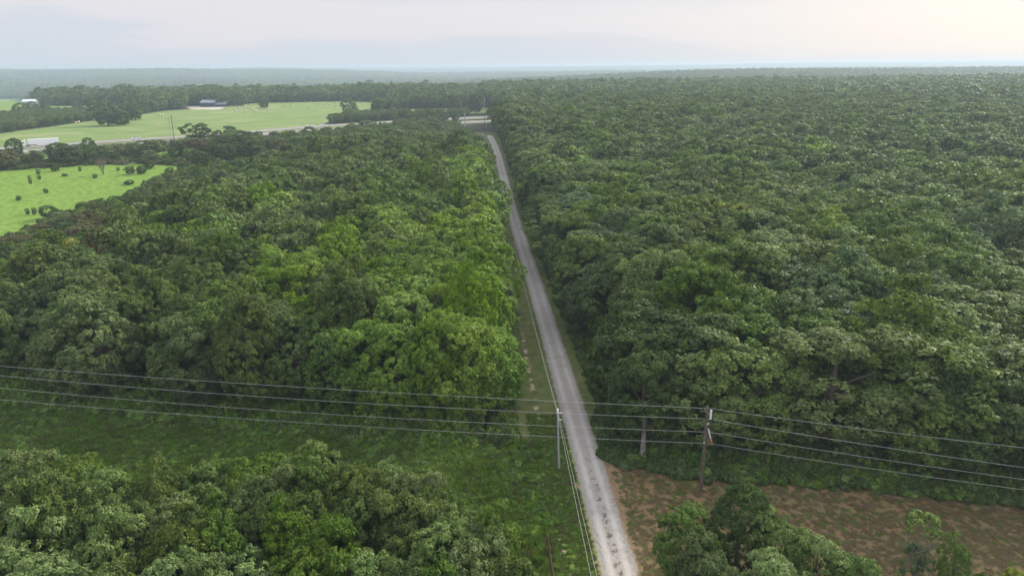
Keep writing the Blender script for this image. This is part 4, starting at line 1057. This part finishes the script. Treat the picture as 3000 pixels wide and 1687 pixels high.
for k_, (bpx, dz_, dx_) in enumerate(((1737, 0, -.12), (1746, -.55, .12))):
    bX, bZ = atY(bpx, 1690, 48)
    s_ = (Vector((bX, 48, bZ)) - Vector((tx, gy, tz - .2 + dz_)))
    L_ = [Vector((t2x + dx_, p2y, t2z - .2 + dz_ * .6))] + []
    L_ = sagline((t2x + dx_, p2y, t2z - .3 + dz_ * .6), (tx + dx_, gy, tz - .3 + dz_), .7, 30)
    L_ += [Vector((tx + dx_, gy, tz - .3 + dz_)) + s_ * f for f in (.25, .5, .75, 1.0, 1.4, 1.8)]
    t_ = MB().tube(L_, 0.013, 5).build('power_line', WIRE)
    tag(t_, ('upper' if k_ == 0 else 'lower') + ' of the two thin wires following the gravel road over the grey pole', 'power line', 'wires along the gravel road')
def far_pole(px, py, ptop, mat, label, r=.16, arm=0.0, name='utility_pole', lean=0):
    x_, y_ = at(px, py); X, Z = atY(px + lean, ptop, y_); h_ = Z - H0(x_, y_)
    t_ = thing(name, label, 'pole', (x_, y_, H0(x_, y_)))
    MB().tube([(0, 0, -.5), (X - x_, 0, h_)], [r, r * .8], 8).build('post', mat, t_)
    if arm: MB().box(X - x_ - arm, X - x_ + arm, -.1, .1, h_ - .9, h_ - .65).build('crossarm', mat, t_)
    return t_, X - x_, h_
far_pole(1362, 378, 330, GREYPOLE, 'thick pale pole rising from the trees near the end of the road', .30, 1.2)
far_pole(1419, 380, 329, WOODPOLE, 'dark pole at the far end of the gravel road', .16, .7)
far_pole(1424, 374, 362, GREYPOLE, 'short pale post at the far end of the gravel road', .15)
far_pole(1419, 320, 291, GREYPOLE, 'pale pole in the field beyond the highway', .25, .9)
far_pole(1439, 341, 327, GREYPOLE, 'pale pole on the far verge of the highway', .2, 1.0)
# two-legged structure at the highway
x1, y1 = at(511, 414); X2, Z2 = atY(501, 339, y1); hf = thing('utility_pole', 'tall two legged power pole with guy wires beside the highway', 'pole', (x1, y1, H0(x1, y1)))
h_ = Z2 - H0(x1, y1)
MB().tube([(0, 0, -.5), (X2 - x1, 0, h_)], [.22, .17], 8).build('leg', WOODPOLE, hf)
MB().tube([(-2.6, 1.0, -.5), (X2 - x1 - 1.9, .6, h_ - 1)], [.20, .15], 8).build('leg', GREYPOLE, hf)
MB().box(X2 - x1 - 3.4, X2 - x1 + .6, .2, .4, h_ - 1.7, h_ - 1.4).build('crossarm', GREYPOLE, hf)
MB().tube([(X2 - x1, 0, h_ - 2), (3.0, -1, 0)], .04, 4).build('guy_wire', GREYPOLE, hf)
for px_, top_, lb_ in ((2985, 336, 'pale crossarmed pole standing above the forest at the far right edge'), (1909, 322, 'left pale pole of the pair above the forest'), (1916, 322, 'right pale pole of the pair above the forest')):
    Y_ = 620 if px_ > 2500 else 760
    X_, Z_ = atY(px_, top_, Y_); g_ = H0(X_, Y_)
    t_ = thing('utility_pole', lb_, 'pole', (X_, Y_, g_)); MB().tube([(0, 0, -.5), (0, 0, Z_ - g_)], [.3, .2], 6).build('post', GREYPOLE, t_)
    MB().box(-2.2, 2.2, -.12, .12, Z_ - g_ - 1.9, Z_ - g_ - 1.5).build('crossarm', GREYPOLE, t_)
# gate and signs at the end of the track
x_, y_ = at(1426, 404)
t_ = thing('road_sign', 'small sign on a post at the far end of the gravel road', 'sign', (x_ - 2, y_, H0(x_, y_)))
MB().tube([(0, 0, -.2), (0, 0, 2.2)], .06, 6).build('post', WOODPOLE, t_); MB().box(-.4, .4, -.09, -.06, 1.5, 2.2).build('panel', WHITE, t_)

# ------------------------------------------------------------------ vehicles
def dir_at(L, x, y):
    i = min(range(len(L) - 1), key=lambda i: math.hypot((L[i][0] + L[i + 1][0]) / 2 - x, (L[i][1] + L[i + 1][1]) / 2 - y))
    a, b = L[i], L[i + 1]; return math.atan2(b[1] - a[1], b[0] - a[0])
def near_pt(px):
    """point of the far carriageway seen at image column px"""
    X = smooth_line(HW_FAR, 2.0); p, _ = proj(X[:, 0], X[:, 1], hz(X[:, 0], X[:, 1])); i = int(np.argmin(np.abs(p - px))); j = min(i + 4, len(X) - 1)
    a = math.atan2(X[j, 1] - X[i - 4, 1], X[j, 0] - X[i - 4, 0]); return X[i, 0], X[i, 1], a
def wheel(parent, x, y, r, w_):
    t = MB(); t.tube([(x, y - w_ / 2, r), (x, y + w_ / 2, r)], r, 18); o = t.build('wheel', DARKM, parent, True)
    MB().tube([(x, y - w_ / 2 - .02, r), (x, y + w_ / 2 + .02, r)], r * .55, 12).build('rim', STEEL, o)
def make_truck():
    x, y, a = near_pt(122); x += math.sin(a) * -1.8; y += math.cos(a) * 1.8
    t = thing('semi_truck', 'white articulated truck with long white trailer on the highway', 'truck', (x, y, H0(x, y) + .33), a)
    S = .95
    # local +x points right along the road; the truck drives left, trailer centred
    MB().box(-6.2, 9.6, -1.28, 1.28, 1.15, 4.1).build('trailer_box', WHITE, t)
    for s in (-1, 1): MB().box(-1.8, 5.0, s * 1.24 - .03, s * 1.24 + .03, .45, 1.1).build('side_skirt', WHITE, t)
    MB().box(-6.6, 9.3, -.5, .5, .85, 1.14).build('chassis', DARKM, t)
    MB().box(-9.3, -7.1, -1.2, 1.2, .9, 3.0).prism([(-9.3, 3.0), (-7.1, 3.0), (-7.1, 3.95), (-8.3, 3.8)], -1.15, 1.15).prism([(-11.2, .7), (-9.31, .7), (-9.31, 2.4), (-9.6, 2.05), (-11.0, 1.75)], -1.05, 1.05).build('cab', WHITE, t)
    MB().prism([(-9.42, 2.12), (-9.32, 2.12), (-9.32, 2.9), (-9.36, 2.9)], -1.02, 1.02).build('windscreen', GLASS, t)
    for s in (-1, 1): MB().box(-9.0, -8.2, s * 1.205 - .012, s * 1.205 + .012, 2.0, 2.7).build('side_window', GLASS, t)
    MB().box(-11.5, -11.21, -1.1, 1.1, .4, .95).build('bumper', STEEL, t)
    for xx in (-10.5, -7.2, -5.9, 6.6, 7.9):
        for s in (-1, 1): wheel(t, xx, s * 1.05, .51, .36)
    t.scale = (S, S, S)
make_truck()
def make_car(px, label, L=4.9, pickup=False, off=1.8):
    x, y, a = near_pt(px); x += -math.sin(a) * off; y += math.cos(a) * off
    t = thing('parked_car' if False else 'car', label, 'car', (x, y, H0(x, y) + .33), a, 'white cars on the highway')
    h = L / 2
    MB().prism([(-h, .35), (h, .35), (h, .95), (h * .55, 1.05), (-h * .5, 1.02), (-h, .85)], -.9, .9).build('body', WHITE, t)
    MB().prism([(-h * .48, 1.03), (h * .62, 1.04), (h * .42, 1.5), (-h * .22, 1.52)], -.78, .78).build('windows', GLASS, t)
    MB().box(-h * .2, h * .4, -.76, .76, 1.521, 1.56).build('roof', WHITE, t)
    for xx in (-h * .62, h * .62):
        for s in (-1, 1): wheel(t, xx, s * .82, .34, .22)
    for s in (-1, 1): MB().box(-h - .02, -h + .01, s * .6 - .15, s * .6 + .15, .6, .75).build('headlight', LGREY, t)
    return t
make_car(400, 'white car on the highway right of the white truck')
make_car(912, 'white car further along the highway near the hay field edge', 5.4)
make_car(948, 'white car furthest along the highway, half behind shrubs', 5.0)

# ------------------------------------------------------------------ buildings
def barn(name, label, px, py, L1, wdt, h1, rh, walls, roofm, rz=0.0, parts=True):
    x, y = at(px, py); t = thing(name, label, 'building', (x, y, H0(x, y)), rz)
    MB().box(-L1 / 2, L1 / 2, -wdt / 2, wdt / 2, -.5, h1).build('wall', walls, t)
    e_ = .5
    MB().prism([(-wdt / 2 - e_, h1 - .15), (-wdt / 2 - e_, h1 + .12), (0, h1 + rh + .15), (wdt / 2 + e_, h1 + .12), (wdt / 2 + e_, h1 - .15), (0, h1 + rh - .12)], -L1 / 2 - e_, L1 / 2 + e_, 'x').build('roof', roofm, t)
    MB().prism([(-wdt / 2, h1), (wdt / 2, h1), (0, h1 + rh - .15)], -L1 / 2 + .01, L1 / 2 - .01, 'x').build('gable', walls, t)
    return t, x, y
b1, bx_, by_ = barn('barn', 'dark blue barn with grey metal roof on the field crest', 616, 313, 15.5, 15, 4.6, 2.8, NAVY, ROOFB, .03)
MB().box(7.8, 19.0, -6.5, 5.0, -.5, 2.7).build('annex_wall', NAVY, b1)
MB().prism([(-7.4, 2.5), (-7.4, 2.75), (5.3, 5.2), (5.3, 4.95)], 7.76, 19.8, 'x').build('annex_roof', ROOFB, b1)
for xx in (-4.5, 0, 3.2): MB().box(xx, xx + 2.2, -7.56, -7.51, .2, 2.9).build('door', simple_mat('barn_door', (.035, .04, .07), .5, .3, .1, 1), b1)
b2, _, _ = barn('shed', 'low red roofed shed left of the dark barn', 513, 315, 7.5, 6, 2.0, 1.4, simple_mat('cream', (.5, .42, .36), .8, .2, .1, 1), RED, .25)
MB().box(-1, 1, -3.05, -3.01, 0, 1.8).build('door', DARKM, b2)
b3, _, _ = barn('house', 'white hip roofed house far left behind dark trees', 90, 306, 15, 11, 3.6, 2.6, WHITE, ROOFW, .15)
for xx in (-5, -1.5, 2.5, 5): MB().box(xx, xx + 1.3, -5.56, -5.51, 1.2, 2.5).build('window', GLASS, b3)
b4, _, _ = barn('shed', 'pale metal roofed shed behind the large field tree', 344, 321, 9, 7, 2.4, 1.6, WHITE, ROOFW, -.3)
MB().box(-1.2, 1.2, -3.56, -3.51, 0, 2.1).build('door', STEEL, b4)
b5, _, _ = barn('house', 'tiny white building in the far hazy woods at left', 318, 247, 26, 18, 12, 6, WHITE, ROOFW, .1)
MB().box(-3, 3, -9.06, -9.01, 0, 3).build('door', GLASS, b5)
# farm clutter between shed and barn
for px_, py_, sx_, sy_, sz_, mt_, lb_ in ((528, 315, 2.6, 1.2, 1.2, DARKM, 'dark farm machine beside the red shed'), (537, 314, 1.6, 1.0, 1.5, RED, 'red farm machine right of the shed'), (552, 310, 1.8, 1.2, 1.3, WHITE, 'white tank behind the farmyard'), (594, 312.5, 1.2, 1.0, 1.2, WHITE, 'white trailer at the left end of the barn')):
    x_, y_ = at(px_, py_); t_ = thing('farm_trailer', lb_, 'farm equipment', (x_, y_, H0(x_, y_)), .2)
    MB().prism([(-sx_, .5), (sx_, .5), (sx_ * .9, .5 + sz_), (-sx_ * .6, .5 + sz_ * 1.2)], -sy_, sy_).build('body', mt_, t_)
    for xx in (-sx_ * .6, sx_ * .6): MB().tube([(xx, -sy_ - .05, .45), (xx, sy_ + .05, .45)], .45, 10).build('wheel', DARKM, t_)
# round hay bales
bales = [(122, 369), (143, 370), (163, 361), (222, 363), (231, 361), (244, 353), (274, 353), (468, 340), (476, 341), (659, 318), (700, 318), (705, 321), (690, 328), (699, 327), (718, 320), (719, 314), (742, 323),
         (746, 328), (751, 327), (786, 326), (720, 327), (835, 310), (858, 314), (905, 317), (930, 306), (950, 309), (965, 309), (985, 304), (982, 312), (1002, 311), (1040, 303), (1112, 307)]
bm_ = MB().tube([(-.6, 0, .68), (.6, 0, .68)], .7, 16).mesh('hay_bale', STRAW, True)
bp = sorted(bales)
for i, (px_, py_) in enumerate(bp):
    x_, y_ = at(px_, py_); o = obj('hay_bale', bm_, None, (x_, y_, H0(x_, y_)), random.uniform(0, 3.1), 1.25)
    side = 'left' if px_ < 330 else None
    if px_ < 290: lb_ = 'round straw bale left of the large field tree, %s from the left' % WORD[i]
    elif px_ < 480: lb_ = 'round straw bale near the two legged pole, %s of the two' % WORD[i - 7]
    else: lb_ = 'round straw bale right of the barn, %s counted from the left' % WORD[i - 9]
    tag(o, lb_, 'hay bale', 'round bales in the hay field')

# ------------------------------------------------------------------ haze
mb = MB().box(-12500, 12500, -60, 13700, -48, 68)
hzm = new_mat('haze'); t = NT(hzm)
pv = t.node('ShaderNodeVolumePrincipled'); pv.inputs['Color'].default_value = (0.57, 0.69, 0.81, 1); pv.inputs['Density'].default_value = 0.00022
pv.inputs['Anisotropy'].default_value = 0.25
oo = t.node('ShaderNodeOutputMaterial'); t.l.new(pv.outputs[0], oo.inputs['Volume'])
o = mb.build('haze', hzm); tag(o, 'pale blue haze over the far woods', 'haze', None, 'stuff')
